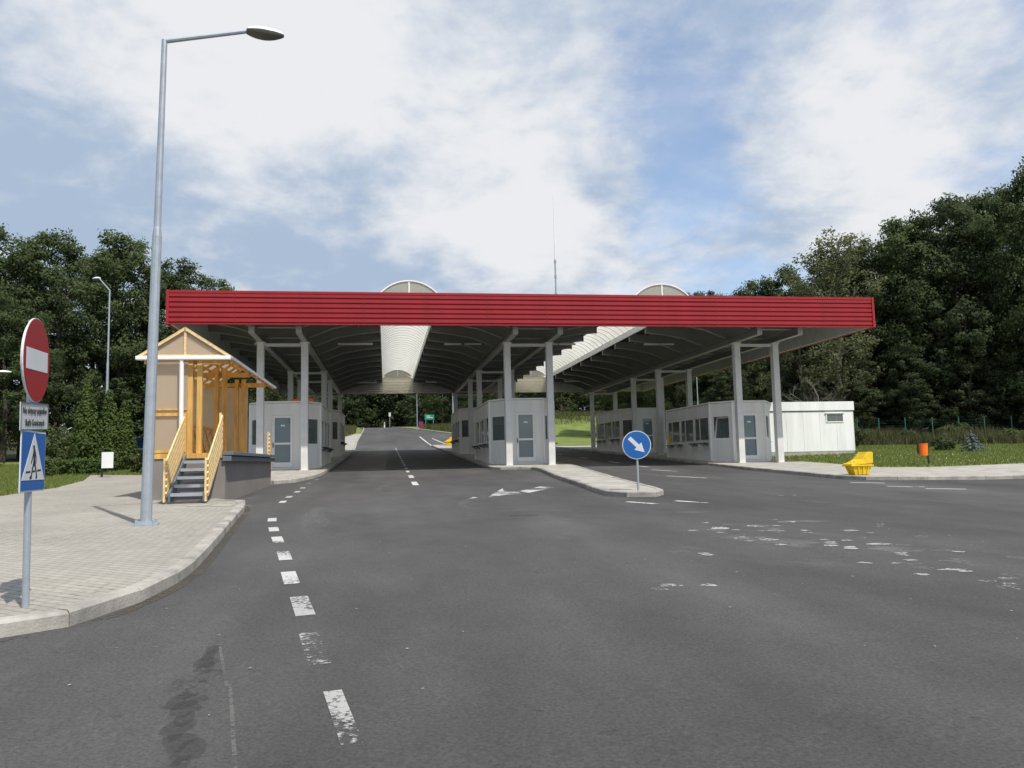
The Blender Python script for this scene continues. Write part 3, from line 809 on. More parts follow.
# ------------------------------------------------------------------ wooden porch over the loading dock
px, py = -5.05, 21.3
gz = h(px, py) + .125
por = thing('loading_porch', (px, py, gz), 'orange timber porch with tinted panels and gable roof over a concrete dock', 'porch')
F = 1.87 - gz; EV = 4.34 - gz; AP = 5.06 - gz; LN = 8.3
mb = MB(); mb.box(-.9, 1.0, 0, LN, -.7, F - .13); mb.build('dock_wall', M['plinth'], por, bevel=.01)
mb = MB(); mb.box(-.92, 1.0, -.03, .1, F - .13, F); mb.box(-.9, .95, .1, LN, F - .12, F); mb.build('floor', M['wood'], por)
mb = MB(); mb.box(.95, 1.22, -.08, LN + .05, F - .07, F + .02); mb.box(1.003, 1.14, -.05, LN, F - .22, F - .09); mb.box(.95, 1.17, -.08, -.03, F - .22, F - .09); mb.build('dock_plate', M['grey_steel'], por, bevel=.01)
# posts
for k, yy in enumerate((.12, 3.3, 6.5)):
    for dx in (.12, .34):
        mb = MB(); mb.box(dx - .06, dx + .06, yy - .07, yy + .07, F, EV - .02 + .1); mb.build('post', M['wood'], por)
    mb = MB(); mb.box(-1.05, 1.05, yy + .07, yy + .15, EV - .16, EV - .03)
    mb.box(.4, 1.05, yy - .07, yy + .07, EV - .18, EV - .05); mb.build('cross_beam', M['wood'], por)
for yy in (.05, LN - .1):
    mb = MB(); mb.box(-.90, -.80, yy, yy + .1, F, EV); mb.build('post', M['wood'], por)
# front panel with inner frame
mb = MB(); mb.box(-.84, .06, .03, .045, F, EV - .03); fp = mb.build('front_panel', M['poly_brown'], por)
mb = MB()
for a, b, c, d in ((-.79, .05, F + .02, F + .09), (-.79, .05, F + .95, F + 1.03), (-.79, -.72, F + .09, F + .95), (-.02, .05, F + .09, F + .95), (-.79, .05, F + 1.1, F + 1.14)): mb.box(a, b, -.02, .028, c, d)
mb.build('frame', M['wood'], fp)
mb = MB(); mb.box(-.90, -.885, .16, LN - .12, F, EV - .05); mb.build('side_panel', M['poly_brown'], por)
mb = MB(); mb.box(-.79, .2, LN - .09, LN - .075, F, EV - .03); mb.build('rear_panel', M['poly_brown'], por)
mb = MB()
for k in range(9):
    y0_ = .4 + k * .85
    mb.beam((-.83, y0_, F + .15), (-.83, y0_ + .8, F + .85), .04, .06); mb.beam((-.83, y0_ + .8, F + .15), (-.83, y0_, F + .85), .04, .06)
mb.box(-.87, -.81, .2, LN - .3, F + .9, F + .98); mb.box(-.87, -.81, .2, LN - .3, F + .05, F + .13)
mb.build('inner_railing', M['wood'], por)
# roof
sl = (AP - EV) / 1.1
for s_ in (-1, 1):
    mb = MB(); n = 50
    vs = []
    for yy in np.linspace(-.1, LN + .15, n * 2):
        k = int(round((yy + .1) / (LN + .25) * (n * 2 - 1))); dz = .018 if k % 2 else 0
        vs += [(0, yy, AP + dz + .03), (s_ * 1.16, yy, AP - 1.16 * sl + dz + .03)]
    mb.add(vs, [(2 * i, 2 * i + 1, 2 * i + 3, 2 * i + 2) for i in range(n * 2 - 1)])
    mb.build('roof_sheet', M['poly_roof'], por)
    mb = MB()
    for k in range(5):
        xx = s_ * (.12 + k * .24); zz = AP - abs(xx) * sl - .02; mb.box(xx - .025, xx + .025, 0, LN, zz - .03, zz + .03)
    for k in range(11):
        yy = .02 + k * (LN - .1) / 10; mb.beam((0, yy, AP - .08), (s_ * 1.1, yy, AP - 1.1 * sl - .08), .05, .07)
    mb.build('roof_timber', M['wood'], por)
    mb = MB(); mb.beam((0, -.08, AP + .0), (s_ * 1.13, -.08, AP - 1.13 * sl), .03, .07); mb.build('bargeboard', M['wood_pale'], por)
mb = MB(); mb.add([(-1.06, -.02, EV + .02), (1.06, -.02, EV + .02), (0, -.02, AP - .04), (-1.06, -.005, EV + .02), (1.06, -.005, EV + .02), (0, -.005, AP - .04)], [(0, 1, 2), (5, 4, 3), (0, 3, 4, 1), (1, 4, 5, 2), (2, 5, 3, 0)])
gp = mb.build('gable_panel', M['poly_brown'], por)
mb = MB(); mb.box(-.03, .03, -.06, -.022, EV + .02, AP - .05); mb.box(-1.06, 1.06, -.05, -.022, EV + .0, EV + .05); mb.build('frame', M['wood_pale'], gp)
mb = MB(); mb.box(-1.16, 1.14, -.20, -.065, EV - .10, EV + .0); mb.build('gutter', M['white_gloss'], por, bevel=.02)
mb = MB(); mb.tube([(-.06, -.12, EV - .1), (-.05, -.1, F + .1)], .055, 10); mb.build('downpipe', M['white_gloss'], por)
mb = MB()
for k in range(60): mb.box(1.13, 1.18, -.1 + k * .14, -.04 + k * .14, EV - .07, EV + .0)
mb.box(1.10, 1.135, -.1, LN + .15, EV - .06, EV - .01)
mb.build('eave_trim', M['galv'], por)
# steel stair in front of the dock
st = MB()
SX0, SX1, SY = .05, .86, -1.62
for s_ in (SX0, SX1 - .04): st.prism([(SY, 0), (SY + .3, 0), (-.09, F - .32), (-.09, F - .02), (SY, .2)], lambda u, v, t_: (t_, u, v), s_, s_ + .04)
stair = st.build('stair', M['grey_steel'], por)
for k in range(5):
    mb = MB(); yk = SY + .02 + k * .3; zk = .2 + k * (F - .2) / 5
    for q in range(5): mb.box(SX0 + .045, SX1 - .045, yk + q * .062, yk + q * .062 + .04, zk - .03, zk)
    mb.box(SX0 + .045, SX1 - .045, yk - .015, yk - .002, zk - .07, zk + .002)
    mb.build('tread', M['galv'], stair)
def rail(xc, ya, za, yb, zb, hh=1.02):
    mb = MB()
    for k in range(6):
        o = .14 + k * (hh - .1) / 6
        mb.beam((xc, ya, za + o + .02), (xc, yb, zb + o + .02), .035, .098)
    mb.box(xc - .065, xc - .02, min(ya, yb) - .02, min(ya, yb) + .08, (za if ya < yb else zb), (za if ya < yb else zb) + hh)
    mb.box(xc - .065, xc - .02, max(ya, yb) - .08, max(ya, yb) + .02, (zb if ya < yb else za) + .05, (zb if ya < yb else za) + hh)
    return mb.build('handrail', M['wood_pale'], por)
rail(.0, SY + .02, 0, .05, F)
rail(.92, SY + .02, 0, .05, F)
rail(.92, LN + .62, .45, LN + .1, F - .1, .95)
# drain grates in the paving by the stair
mb = MB()
for k in range(2):
    x_, y_ = -4.15 + k * .55, 19.0 - k * .2
    mb.box(x_ - .22, x_ + .22, y_ - .3, y_ + .3, h(x_, y_) + .12, h(x_, y_) + .138)
tag(mb.build('drain_cover', M['concrete']), kind='structure')

# ------------------------------------------------------------------ street lamps
def lamp(x, y, z, H, arm, label, ang=0, rise=.27, head=.62, group='street lamps around the crossing', r=.095, tilt=0):
    t = thing('street_lamp', (x, y, z), label, 'street lamp', group, ang); t.rotation_euler.y = tilt
    mb = MB(); mb.tube([(0, 0, 0), (0, 0, H * .58), (0, 0, H * .6), (0, 0, H)], [r, r * .85, r * .66, r * .52], 12); mb.build('pole', M['galv'], t, smooth=False)
    mb = MB(); mb.box(-.2, .2, -.2, .2, -.02, .03)
    for sx in (-.14, .14):
        for sy in (-.14, .14): mb.tube([(sx, sy, .03), (sx, sy, .1)], .022, 6)
    mb.box(-.13, .13, -.13, .13, .03, .07)
    mb.build('base_plate', M['galv'], t)
    mb = MB(); mb.tube([(-.02, 0, H - .03), (arm, 0, H + rise)], [r * .45, r * .38], 8); mb.build('arm', M['galv'], t)
    # luminaire: shell above, bowl below
    hx = arm - .03; hz = H + rise
    n = 14; prof = []
    for i in range(n):
        u = i / (n - 1); w = .135 * math.sin(math.pi * (u * .82 + .13)) ** .7; prof.append((hx + u * (head + .06), w))
    def shell(sign, hgt):
        vs = []; k = 9
        for xx, w in prof:
            for j in range(k):
                a = math.pi * j / (k - 1); vs.append((xx, w * math.cos(a), hz + .02 + sign * math.sin(a) * hgt * (w / .135)))
        fs = [(i * k + j, i * k + j + 1, (i + 1) * k + j + 1, (i + 1) * k + j) for i in range(n - 1) for j in range(k - 1)]
        fs += [tuple(range(k)), tuple((n - 1) * k + j for j in range(k))]
        mb = MB(); mb.add(vs, fs); return mb
    hd = shell(1, .10).build('lamp_head', M['white_gloss'], t, smooth=True)
    shell(-1, .14).build('lamp_bowl', M['mirror_lamp'], hd, smooth=True)
    return t
lamp(-4.09, 14.71, h(-4.09, 14.71) + .125, 8.79, 1.45, 'tall grey street lamp on the paving before the porch', R(8), rise=.40, tilt=.016)
lamp(-15.25, 47, h(-15, 47), 10.1, .8, 'slim street lamp rising behind the conical thujas', R(150), .75, .5, r=.08)
lamp(-20.9, 45, h(-20, 45), 5.2, .85, 'low park lamp with white head at the left picture edge', R(9), .15, .62, r=.05)
lamp(5.6, 143, h(5.6, 143) + .1, 8.6, 1.4, 'distant lamp post beside the road behind the canopy', R(180), .2, .5)
lamp(7.06, 84, h(7, 84) + .12, 7.6, 1.2, 'lamp post at the rear end of the centre island', R(90), .2, .5)
lamp(32.7, 80, h(32.7, 80), 7.2, 1.2, 'pale lamp post behind the right hand booth', R(90), .2, .5)

# ------------------------------------------------------------------ no-entry sign post (plates face +X)
sx_, sy_ = -3.05, 7.58
sz = h(sx_, sy_) + .125
t = thing('sign_post', (sx_, sy_, sz), 'grey post carrying no entry disc, text plate and pedestrian crossing sign', 'road sign', rz=R(6.3))
mb = MB(); mb.tube([(-.02, 0, -.1), (-.05, 0, 2.5)], .03, 12); mb.build('pole', M['galv'], t)
def disc(mb, cx, cy, cz, rr, x0, x1, n=40, axis='x'):
    pts = [(rr * math.cos(2 * math.pi * k / n), rr * math.sin(2 * math.pi * k / n)) for k in range(n)]
    if axis == 'x': mb.prism(pts, lambda u, v, s_: (s_, cy + u, cz + v), x0, x1)
    else: mb.prism(pts, lambda u, v, s_: (cx + u, s_, cz + v), x0, x1)
dz = 2.48 - sz
mb = MB(); disc(mb, 0, 0, dz, .375, -.012, 0); disc(mb, 0, 0, dz, .345, -.03, -.012)
nd = mb.build('no_entry_disc', M['sign_white'], t)
def cant(o, zc, a): o.rotation_euler.x = a; o.location = (0, math.sin(a) * zc, zc * (1 - math.cos(a)))
cant(nd, dz, R(1.9))
mb = MB(); disc(mb, 0, 0, dz, .369, .001, .003); mb.build('red_face', M['sign_red'], nd)
mb = MB(); mb.box(.0035, .006, -.30, .30, dz - .092, dz + .092); mb.build('white_bar', M['sign_white'], nd)
mb = MB(); mb.box(-.008, 0, -.38, .38, 1.862 - sz, 2.10 - sz); tp = mb.build('text_plate', M['plate_white'], t); cant(tp, 1.98 - sz, R(2.7))
mb = MB()
for a, b, c, d in ((-.38, .38, 1.862, 1.872), (-.38, .38, 2.09, 2.10), (-.38, -.37, 1.872, 2.09), (.37, .38, 1.872, 2.09)): mb.box(-.001, .006, a, b, c - sz, d - sz)
mb.build('plate_rim', M['grey_steel'], tp)
def text(body, size, loc, parent, m, rot=(R(90), 0, R(90)), squeeze=1, name='lettering'):
    cu = bpy.data.curves.new(name, 'FONT'); cu.body = body; cu.size = size; cu.align_x = 'CENTER'; cu.align_y = 'CENTER'; cu.extrude = .0008; cu.offset = .0007
    o = bpy.data.objects.new(name, cu); COL.objects.link(o)
    bpy.context.view_layer.update()
    me = bpy.data.meshes.new_from_object(o.evaluated_get(bpy.context.evaluated_depsgraph_get()))
    bpy.data.objects.remove(o)
    o = bpy.data.objects.new(name, me); COL.objects.link(o); me.materials.clear(); me.materials.append(m)
    o.parent = parent; o.location = loc; o.rotation_euler = rot; o.scale = (squeeze, 1, 1)
    return o
text('Nie dotyczy pojazdów', .08, (.004, 0, 2.03 - sz), tp, M['ink'], squeeze=.93)
text('Służb Granicznych', .08, (.004, 0, 1.925 - sz), tp, M['ink'], squeeze=.9)
# crossing sign
b0, b1 = 1.325 - sz, 1.852 - sz
mb = MB(); mb.box(-.008, 0, -.34, .34, b0, b1); bp = mb.build('crossing_plate', M['sign_white'], t)
mb = MB(); mb.box(.001, .003, -.325, .325, b0 + .014, b1 - .014); mb.build('blue_face', M['blue'], bp)
mb = MB(); mb.prism([(-.315, b0 + .10), (.315, b0 + .10), (0, b1 - .02)], lambda u, v, s_: (s_, u, v), .0035, .0055); mb.build('white_triangle', M['sign_white'], bp)
mb = MB()
def stroke(pts, w):
    for (a, b), (c, d) in zip(pts[:-1], pts[1:]):
        L_ = math.hypot(c - a, d - b); ex, ey = (c - a) / L_ * w * .35, (d - b) / L_ * w * .35
        nx, ny = -(d - b) / L_ * w / 2, (c - a) / L_ * w / 2
        q = [(a - ex + nx, b - ey + ny), (c + ex + nx, d + ey + ny), (c + ex - nx, d + ey - ny), (a - ex - nx, b - ey - ny)]
        mb.prism(q, lambda u, v, s_: (s_, u, b0 + v), .006, .0068)
disc_c = (-.015, .385)
mb.prism([(disc_c[0] + .026 * math.cos(a), disc_c[1] + .02 * math.sin(a)) for a in np.linspace(0, 6.283, 14)[:-1]], lambda u, v, s_: (s_, u, b0 + v), .006, .0068)
stroke([(.0, .35), (.005, .24)], .055); stroke([(-.02, .345), (-.05, .29), (-.075, .25)], .02); stroke([(.03, .34), (.055, .29), (.05, .25)], .02)
stroke([(-.005, .25), (-.045, .19), (-.065, .125), (-.10, .12)], .028); stroke([(.015, .25), (.055, .19), (.085, .13), (.07, .12)], .028)
stroke([(-.21, .168), (-.10, .172)], .016); stroke([(-.03, .175), (.03, .178)], .016); stroke([(.10, .182), (.20, .186)], .016)
mb.build('pedestrian_symbol', M['ink'], bp)
mb = MB()
for zz in (dz - .2, dz + .2, 1.95 - sz, 1.6 - sz): mb.box(-.085, -.021, -.05, .05, zz - .015, zz + .015)
mb.build('bracket', M['galv'], t)

# ------------------------------------------------------------------ keep-right sign on the island tip
kx, ky = 6.35, 19.69
kz = h(kx, ky) + .125
t = thing('keep_right_sign', (kx, ky, kz), 'round blue sign with white arrow on the tip of the centre island', 'road sign', rz=R(-17))
mb = MB(); mb.tube([(0, .045, -.05), (0, .045, 1.5)], .03, 12); mb.build('pole', M['galv'], t)
cz_ = 1.83 - kz
mb = MB(); disc(mb, 0, 0, cz_, .365, 0, .018, axis='y'); dk = mb.build('sign_disc', M['sign_white'], t)
mb = MB(); disc(mb, 0, 0, cz_, .345, -.004, -.001, axis='y'); mb.build('blue_face', M['blue'], dk)
ca, sa = math.cos(R(-45)), math.sin(R(-45))
ar = [(-.26, .05), (.04, .05), (.04, .13), (.275, 0), (.04, -.13), (.04, -.05), (-.26, -.05)]
mb = MB(); mb.prism([(u * ca - v * sa, u * sa + v * ca) for u, v in ar], lambda u, v, s_: (u, s_, cz_ + v), -.0075, -.0045); mb.build('white_arrow', M['sign_white'], dk)
mb = MB(); mb.box(-.05, .05, .019, .075, cz_ + .12, cz_ + .15); mb.box(-.05, .05, .019, .075, cz_ - .15, cz_ - .12); mb.build('bracket', M['galv'], t)

# ------------------------------------------------------------------ grit bins
def grit_bin(x, y, z, rz, label, s_=1.0):
    t = thing('grit_bin', (x, y, z), label, 'grit bin', 'yellow grit bins', rz)
    t.scale = (s_, s_, s_)
    # local: front to -x (low lip), back to +x (tall)
    def sec(y_):  # side profile
        return None
    mb = MB()
    W0, W1 = .27, .36
    low = [(-.30, 0), (.34, 0), (.44, .50), (-.46, .42)]
    n = len(low)
    vs = [(u, -(W0 + (W1 - W0) * (v / .5)), v) for u, v in low] + [(u, (W0 + (W1 - W0) * (v / .5)), v) for u, v in low]
    mb.add(vs, [(0, 1, 2, 3), (7, 6, 5, 4), (0, 3, 7, 4), (0, 4, 5, 1), (1, 5, 6, 2), (2, 6, 7, 3)])
    # ribs
    for s in (-1, 1):
        for k in range(3):
            u0 = -.16 + k * .2
            mb.beam((u0 * .9, s * (W0 + .012), .02), (u0 * 1.2, s * (W1 - .0), .42), .06, .05, (0, 1, 0))
    for k in range(2):
        v0 = -.13 + k * .26; mb.beam((-.315, v0, .02), (-.455, v0 * 1.2, .38), .06, .05, (1, 0, 0))
    bo = mb.build('bin_body', M['yellow'], t, bevel=.012)
    mb = MB()
    top = [(-.52, .40), (-.50, .47), (-.30, .53), (-.05, .66), (.14, .86), (.24, .98), (.46, .98), (.49, .94), (.47, .50), (-.48, .405)]
    mb.prism(top, lambda u, v, s: (u, s, v), -.385, .385)
    for s in (-.16, .16):
        a = [(-.26, .55), (-.03, .67), (.17, .88)]
        for (u0, v0), (u1, v1) in zip(a[:-1], a[1:]): mb.beam((u0, s, v0), (u1, s, v1), .10, .05)
    mb.box(-.535, .5, -.40, .40, .375, .425)
    mb.build('lid', M['yellow'], t, bevel=.015)
    return t
grit_bin(16.6, 26.2, h(16.6, 26.2) + .125, R(-3), 'yellow grit bin with sloping lid on the right kerb', .82)
grit_bin(6.75, 86.0, h(6.75, 86) + .12, R(-3), 'yellow grit bin at the far end of the centre island', .95)

# ------------------------------------------------------------------ litter bin
bx_, by_ = 24.5, 33.3
t = thing('litter_bin', (bx_, by_, h(bx_, by_) + .1), 'orange litter bin hanging on a black post on the lawn', 'litter bin')
mb = MB(); n = 20
for z0, z1, r0, r1 in ((.42, .95, .20, .215),):
    mb.tube([(-.12, 0, z0), (-.12, 0, z1)], [r0, r1], n)
mb.tube([(-.12, 0, .93), (-.12, 0, .97)], [.225, .225], n)
mb.build('bin_body', M['orange'], t)
mb = MB(); mb.box(.10, .15, -.03, .03, 0, 1.02); mb.box(-.40, -.345, -.03, .03, .55, 1.12); mb.box(-.39, .14, -.02, .02, .50, .53); mb.box(-.06, -.02, .2, .24, .9, 1.12)
mb.build('post', M['black'], t)

# small red bench-like board behind the cabin
t = thing('red_board', (32.4, 52.5, h(32.4, 52.5)), 'small red board on posts beside the white cabin', 'board')
mb = MB(); mb.box(-.55, .55, -.03, .03, 1.05, 1.5); mb.build('panel', M['sign_red'], t)
mb = MB(); mb.box(-.45, -.38, .031, .08, 0, 1.4); mb.box(.38, .45, .031, .08, 0, 1.4); mb.build('leg', M['black'], t)

# small white board at the left lawn
t = thing('notice_board', (-12.1, 37.6, h(-12.1, 37.6) + .1), 'small white board on a dark post before the thujas', 'sign')
mb = MB(); mb.box(-.24, .24, -.04, 0, .42, 1.12); mb.build('panel', M['white'], t)
mb = MB(); mb.box(-.28, -.20, .001, .06, -.05, 1.2); mb.build('post', M['black'], t)

# ------------------------------------------------------------------ far signs
t = thing('direction_sign', (7.15, 125, h(7.15, 125)), 'small green direction sign on two posts in the far verge', 'road sign')
t.location = (8.3, 152, h(8.3, 152) + .1); t.scale = (1.2, 1.2, 1.2)
mb = MB(); mb.box(-.75, .75, -.03, .03, 1.3, 2.1); sp = mb.build('panel', M['green_sign'], t)
mb = MB()
for a, b, c in ((-.5, .1, 1.82), (-.4, .5, 1.58)): mb.box(a, b, -.036, -.031, c, c + .1)
mb.build('lettering_strip', M['sign_white'], sp)
for s_ in (-.6, .6):
    mb = MB(); mb.tube([(s_, .06, 0), (s_, .06, 2.0)], .04, 8); mb.build('leg', M['galv'], t)
t = thing('warning_post', (6.2, 141, h(6.2, 141) + .1), 'squat purple and red marker board at the foot of the far lamp', 'marker')
mb = MB(); mb.box(-.38, .38, -.03, .03, .75, 1.45); mb.build('upper_panel', M['purple'], t)
mb = MB(); mb.box(-.34, .34, -.03, .03, .25, .747); mb.box(-.1, .1, -.04, -.031, .4, .74); mb.build('lower_panel', M['sign_red'], t)
mb = MB(); mb.tube([(0, .06, 0), (0, .06, 1.4)], .035, 8); mb.build('post', M['galv'], t)
t = thing('round_sign', (.9, 166, h(.9, 166) + .1), 'tiny white plate on a thin pole at the road bend', 'road sign')
mb = MB(); mb.tube([(0, .06, 0), (0, .06, 2.9)], .06, 8); mb.build('pole', M['galv'], t)
mb = MB(); mb.box(-.2, .2, 0, .03, 2.2, 3.0); mb.build('panel', M['sign_white'], t)
t = thing('bollard', (-1.4, 160, h(-1.4, 160)), 'white bollard at the road bend behind the canopy', 'bollard')
t.location = (-.2, 173, h(-.2, 173)); t.scale = (.7, .7, .7)
mb = MB(); mb.tube([(0, 0, 0), (0, 0, 1.5), (0, 0, 1.6)], [.2, .14, .06], 10); mb.build('body', M['white'], t)
mb = MB(); mb.tube([(0, 0, 1.0), (0, 0, 1.2)], .19, 10); mb.build('band', M['sign_red'], t)

# ------------------------------------------------------------------ small blue car far left
t = thing('parked_car', (-25.6, 90, h(-25.6, 90) + .0), 'small blue car parked far behind the thujas', 'car', rz=R(20))
mb = MB()
prof = [(-1.9, .35), (-1.95, .75), (-1.7, .85), (-1.1, .92), (-.55, 1.42), (.75, 1.45), (1.35, .98), (1.9, .9), (1.98, .5), (1.9, .3)]
mb.prism(prof, lambda u, v, s_: (u, s_, v), -.8, .8); cb = mb.build('body', M['car'], t, bevel=.06)
for s_ in (-1, 1):
    mb = MB(); a = .806 * s_; b = .80 * s_
    mb.prism([(-.95, .95), (-.5, 1.36), (.68, 1.38), (1.15, 1.0)], lambda u, v, q: (u, q, v), min(a, b), max(a, b)); mb.build('side_window', M['door_glass'], t)
for u in (-1.2, 1.2):
    for s_ in (-1, 1):
        mb = MB(); disc(mb, u, 0, .32, .32, s_ * .62, s_ * .83, 18, axis='y'); mb.build('wheel', M['tyre'], t)

# ------------------------------------------------------------------ vegetation
def leaf_mesh(name, C, Rr, n_per, size, seed, m, shell=.5, aspect=.6, up=.3, centre=None):
    g = np.random.default_rng(seed)
    C = np.asarray(C, float)
    cen = C.mean(0) * np.array([1, 1, .8]) if centre is None else np.asarray(centre, float)
    C = np.repeat(C, n_per, 0); Rr = np.repeat(np.asarray(Rr, float), n_per, 0)
    n = len(C)
    d = g.normal(size=(n, 3)); d /= np.linalg.norm(d, axis=1)[:, None]
    rr = g.uniform(0, 1, n) ** shell
    pos = C + d * (rr[:, None] * (Rr if Rr.ndim == 2 else Rr[:, None]))
    oc = pos - cen; oc /= (np.linalg.norm(oc, axis=1)[:, None] + 1e-6)
    nn = d * .8 + oc * .3 + g.normal(size=(n, 3)) * .6 + np.array([0, 0, up]); nn /= np.linalg.norm(nn, axis=1)[:, None]
    a = np.cross(nn, g.normal(size=(n, 3))); a /= np.linalg.norm(a, axis=1)[:, None]; b = np.cross(nn, a)
    s = size * g.uniform(.6, 1.3, n)[:, None]
    V = np.stack([pos - a * s * .5, pos - b * s * .5 * aspect + a * s * .08, pos + a * s * .5, pos + b * s * .5 * aspect + a * s * .08], 1).reshape(-1, 3)
    me = bpy.data.meshes.new(name)
    me.vertices.add(n * 4); me.vertices.foreach_set('co', V.ravel())
    me.loops.add(n * 4); me.loops.foreach_set('vertex_index', np.arange(n * 4))
    me.polygons.add(n); me.polygons.foreach_set('loop_start', np.arange(n) * 4); me.polygons.foreach_set('loop_total', np.full(n, 4))
    me.polygons.foreach_set('use_smooth', np.ones(n, bool))
    me.update(); me.materials.append(m)
    cn_ = d * .55 + oc * .35 + nn * .45 + np.array([0, 0, .1]); cn_ /= np.linalg.norm(cn_, axis=1)[:, None]
    me.normals_split_custom_set_from_vertices(np.repeat(cn_, 4, 0).tolist())
    return me

def link(me, name, parent=None):
    o = bpy.data.objects.new(name, me); COL.objects.link(o)
    if parent: o.parent = parent
    return o

def tree_proto(seed, H=18, RC=5.2, low=.13, leaf=.25, n_lobe=18, clumps=15, per=110, m='leaf', shape='oak', trunk='bark'):
    g = np.random.default_rng(seed)
    lobes = []
    for i in range(n_lobe):
        t = low + (1 - low) * ((i + .5) / n_lobe) * .93
        if shape == 'oak': env = math.sin(math.pi * min(1, (t - low) / (1 - low) * .80 + .20)) ** .6
        else: env = (1 - ((t - low) / (1 - low))) ** .75 * .8 + .12
        a = i * 2.4 + g.uniform(-.5, .5); rr = RC * env * g.uniform(.35, .75)
        lobes.append((rr * math.cos(a), rr * math.sin(a), H * t, RC * g.uniform(.30, .46) * (.7 + .3 * env)))
    lobes.append((g.uniform(-.5, .5), g.uniform(-.5, .5), H * .93, RC * .3))
    C = []; Rr = []
    for lx, ly, lz, lr in lobes:
        for k in range(clumps):
            d = g.normal(size=3); d /= np.linalg.norm(d); d[2] = d[2] * .85 + .1
            C.append((lx + d[0] * lr * g.uniform(.55, 1.15), ly + d[1] * lr * g.uniform(.55, 1.15), lz + d[2] * lr * g.uniform(.5, 1.1)))
            q = g.uniform(.5, .95); Rr.append((q * 1.1, q * 1.1, q * .8))
    crown = leaf_mesh('crown', C, Rr, per, leaf, seed + 50, M[m])
    mb = MB()
    top = H * .78; r0 = .02 * H
    pts = [(0, 0, -.5)] + [(math.sin(z * .5 + seed) * .02 * z, math.cos(z * .37 + seed) * .02 * z, z) for z in np.linspace(0, top, 8)]
    mb.tube(pts, [r0 * 1.2] + [r0 * (1 - .9 * k / 7) for k in range(8)], 8)
    for lx, ly, lz, lr in lobes[:-1]:
        zs = max(H * .12, lz - math.hypot(lx, ly) * .8 - .5)
        s0 = np.array((0, 0, zs)); e = np.array((lx, ly, lz)); mid = (s0 + e) / 2 + g.normal(size=3) * .25
        rb = r0 * (1 - .85 * zs / top) * .5
        mb.tube([s0, mid, e], [rb, rb * .7, .03], 6, caps=False)
        for k in range(3):
            e2 = e + g.normal(size=3) * lr * .35; mb.tube([mid * .4 + e * .6, e2], [.05, .015], 4, caps=False)
    me = mb.build('trunk_tmp', M[trunk]); trm = me.data; bpy.data.objects.remove(me)
    return crown, trm, H

PRO = {
    'oak1': tree_proto(1), 'oak2': tree_proto(2, RC=5.8), 'oak3': tree_proto(3, RC=4.7, n_lobe=17),
    'dark1': tree_proto(4, RC=5.0, m='leaf2'), 'dark2': tree_proto(5, RC=5.6, m='leaf2', low=.1),
    'birch': tree_proto(6, H=18, RC=4.2, leaf=.24, m='leaf_birch', n_lobe=18, clumps=11, per=48, low=.2, trunk='bark_pale'),
    'far1': tree_proto(8, RC=5.6, leaf=.46, per=24, low=.06), 'far2': tree_proto(9, RC=5.2, leaf=.46, per=24, m='leaf2', low=.06),
}
def tree(x, y, H, kind, label, group=None, dz=0, rz=None, wide=1.0, name='forest_tree'):
    cr, tr, H0 = PRO[kind]
    t = thing(name, (x, y, h(x, y) - .05 + dz), label, 'tree', group, rnd.uniform(0, 6.28) if rz is None else rz)
    s = H / H0; t.scale = (s * wide, s * wide, s)
    c = link(cr, 'crown', t); u = link(tr, 'trunk', t)
    return t
LF = 'dense green broadleaf tree in the wood behind the thujas'
GL = 'broadleaf wood left of the canopy'
for i, (x, y, H) in enumerate([(-52, 60, 17), (-46, 63, 18.5), (-40.5, 62, 19), (-35, 66, 18.2), (-30.5, 66, 18.5), (-26.2, 69, 18.4), (-22.4, 72, 19.2), (-18.6, 74, 17.4), (-15.6, 77, 16.2),
                               (-49, 71, 18), (-43, 72, 19), (-37, 75, 18), (-32, 77, 18), (-27, 79, 19), (-22, 82, 18), (-17.5, 84, 15.5), (-33, 59, 12.5), (-38, 56, 12), (-27, 62, 12.0), (-45, 55, 13)]):
    tree(x, y, H, ('oak1', 'oak3', 'dark1', 'oak2', 'oak3')[i % 5], LF, GL, wide=1.02)
LB = 'green tree lining the far left roadside beyond the booths'
for i, (x, y, H) in enumerate([(-14, 92, 13), (-12, 101, 13), (-13.5, 111, 14), (-12, 121, 13), (-14, 132, 14), (-15, 144, 14), (-18, 156, 14), (-21, 96, 15), (-22, 112, 15), (-23, 130, 15)]):
    tree(x, y, H, ('far1', 'far2')[i % 2], LB, 'trees along the far left roadside')
LD = 'dark tree in the far wood closing the road beyond the canopy'
for i in range(30):
    x = -36 + i * 3.2 + rnd.uniform(-1.2, 1.2); y = 203 - max(0, x - 5) * .55 + rnd.uniform(-3, 3)
    if x < 2: y += 8
    if i % 2: y += 9
    tree(x, y, rnd.uniform(15, 19), ('far1', 'far2')[i % 2], LD, 'far wood beyond the canopy', wide=1.15)
for i in range(20):
    x = 11 + i * 2.6 + rnd.uniform(-1, 1); y = 160 - i * 2.3 + rnd.uniform(-2, 2) + (i % 2) * 6
    tree(x, y, rnd.uniform(11, 14.5), ('far1', 'far2')[(i * 7) % 2], 'leafy tree on the bank behind the right hand lanes', 'trees on the far bank', dz=.6, wide=1.15)
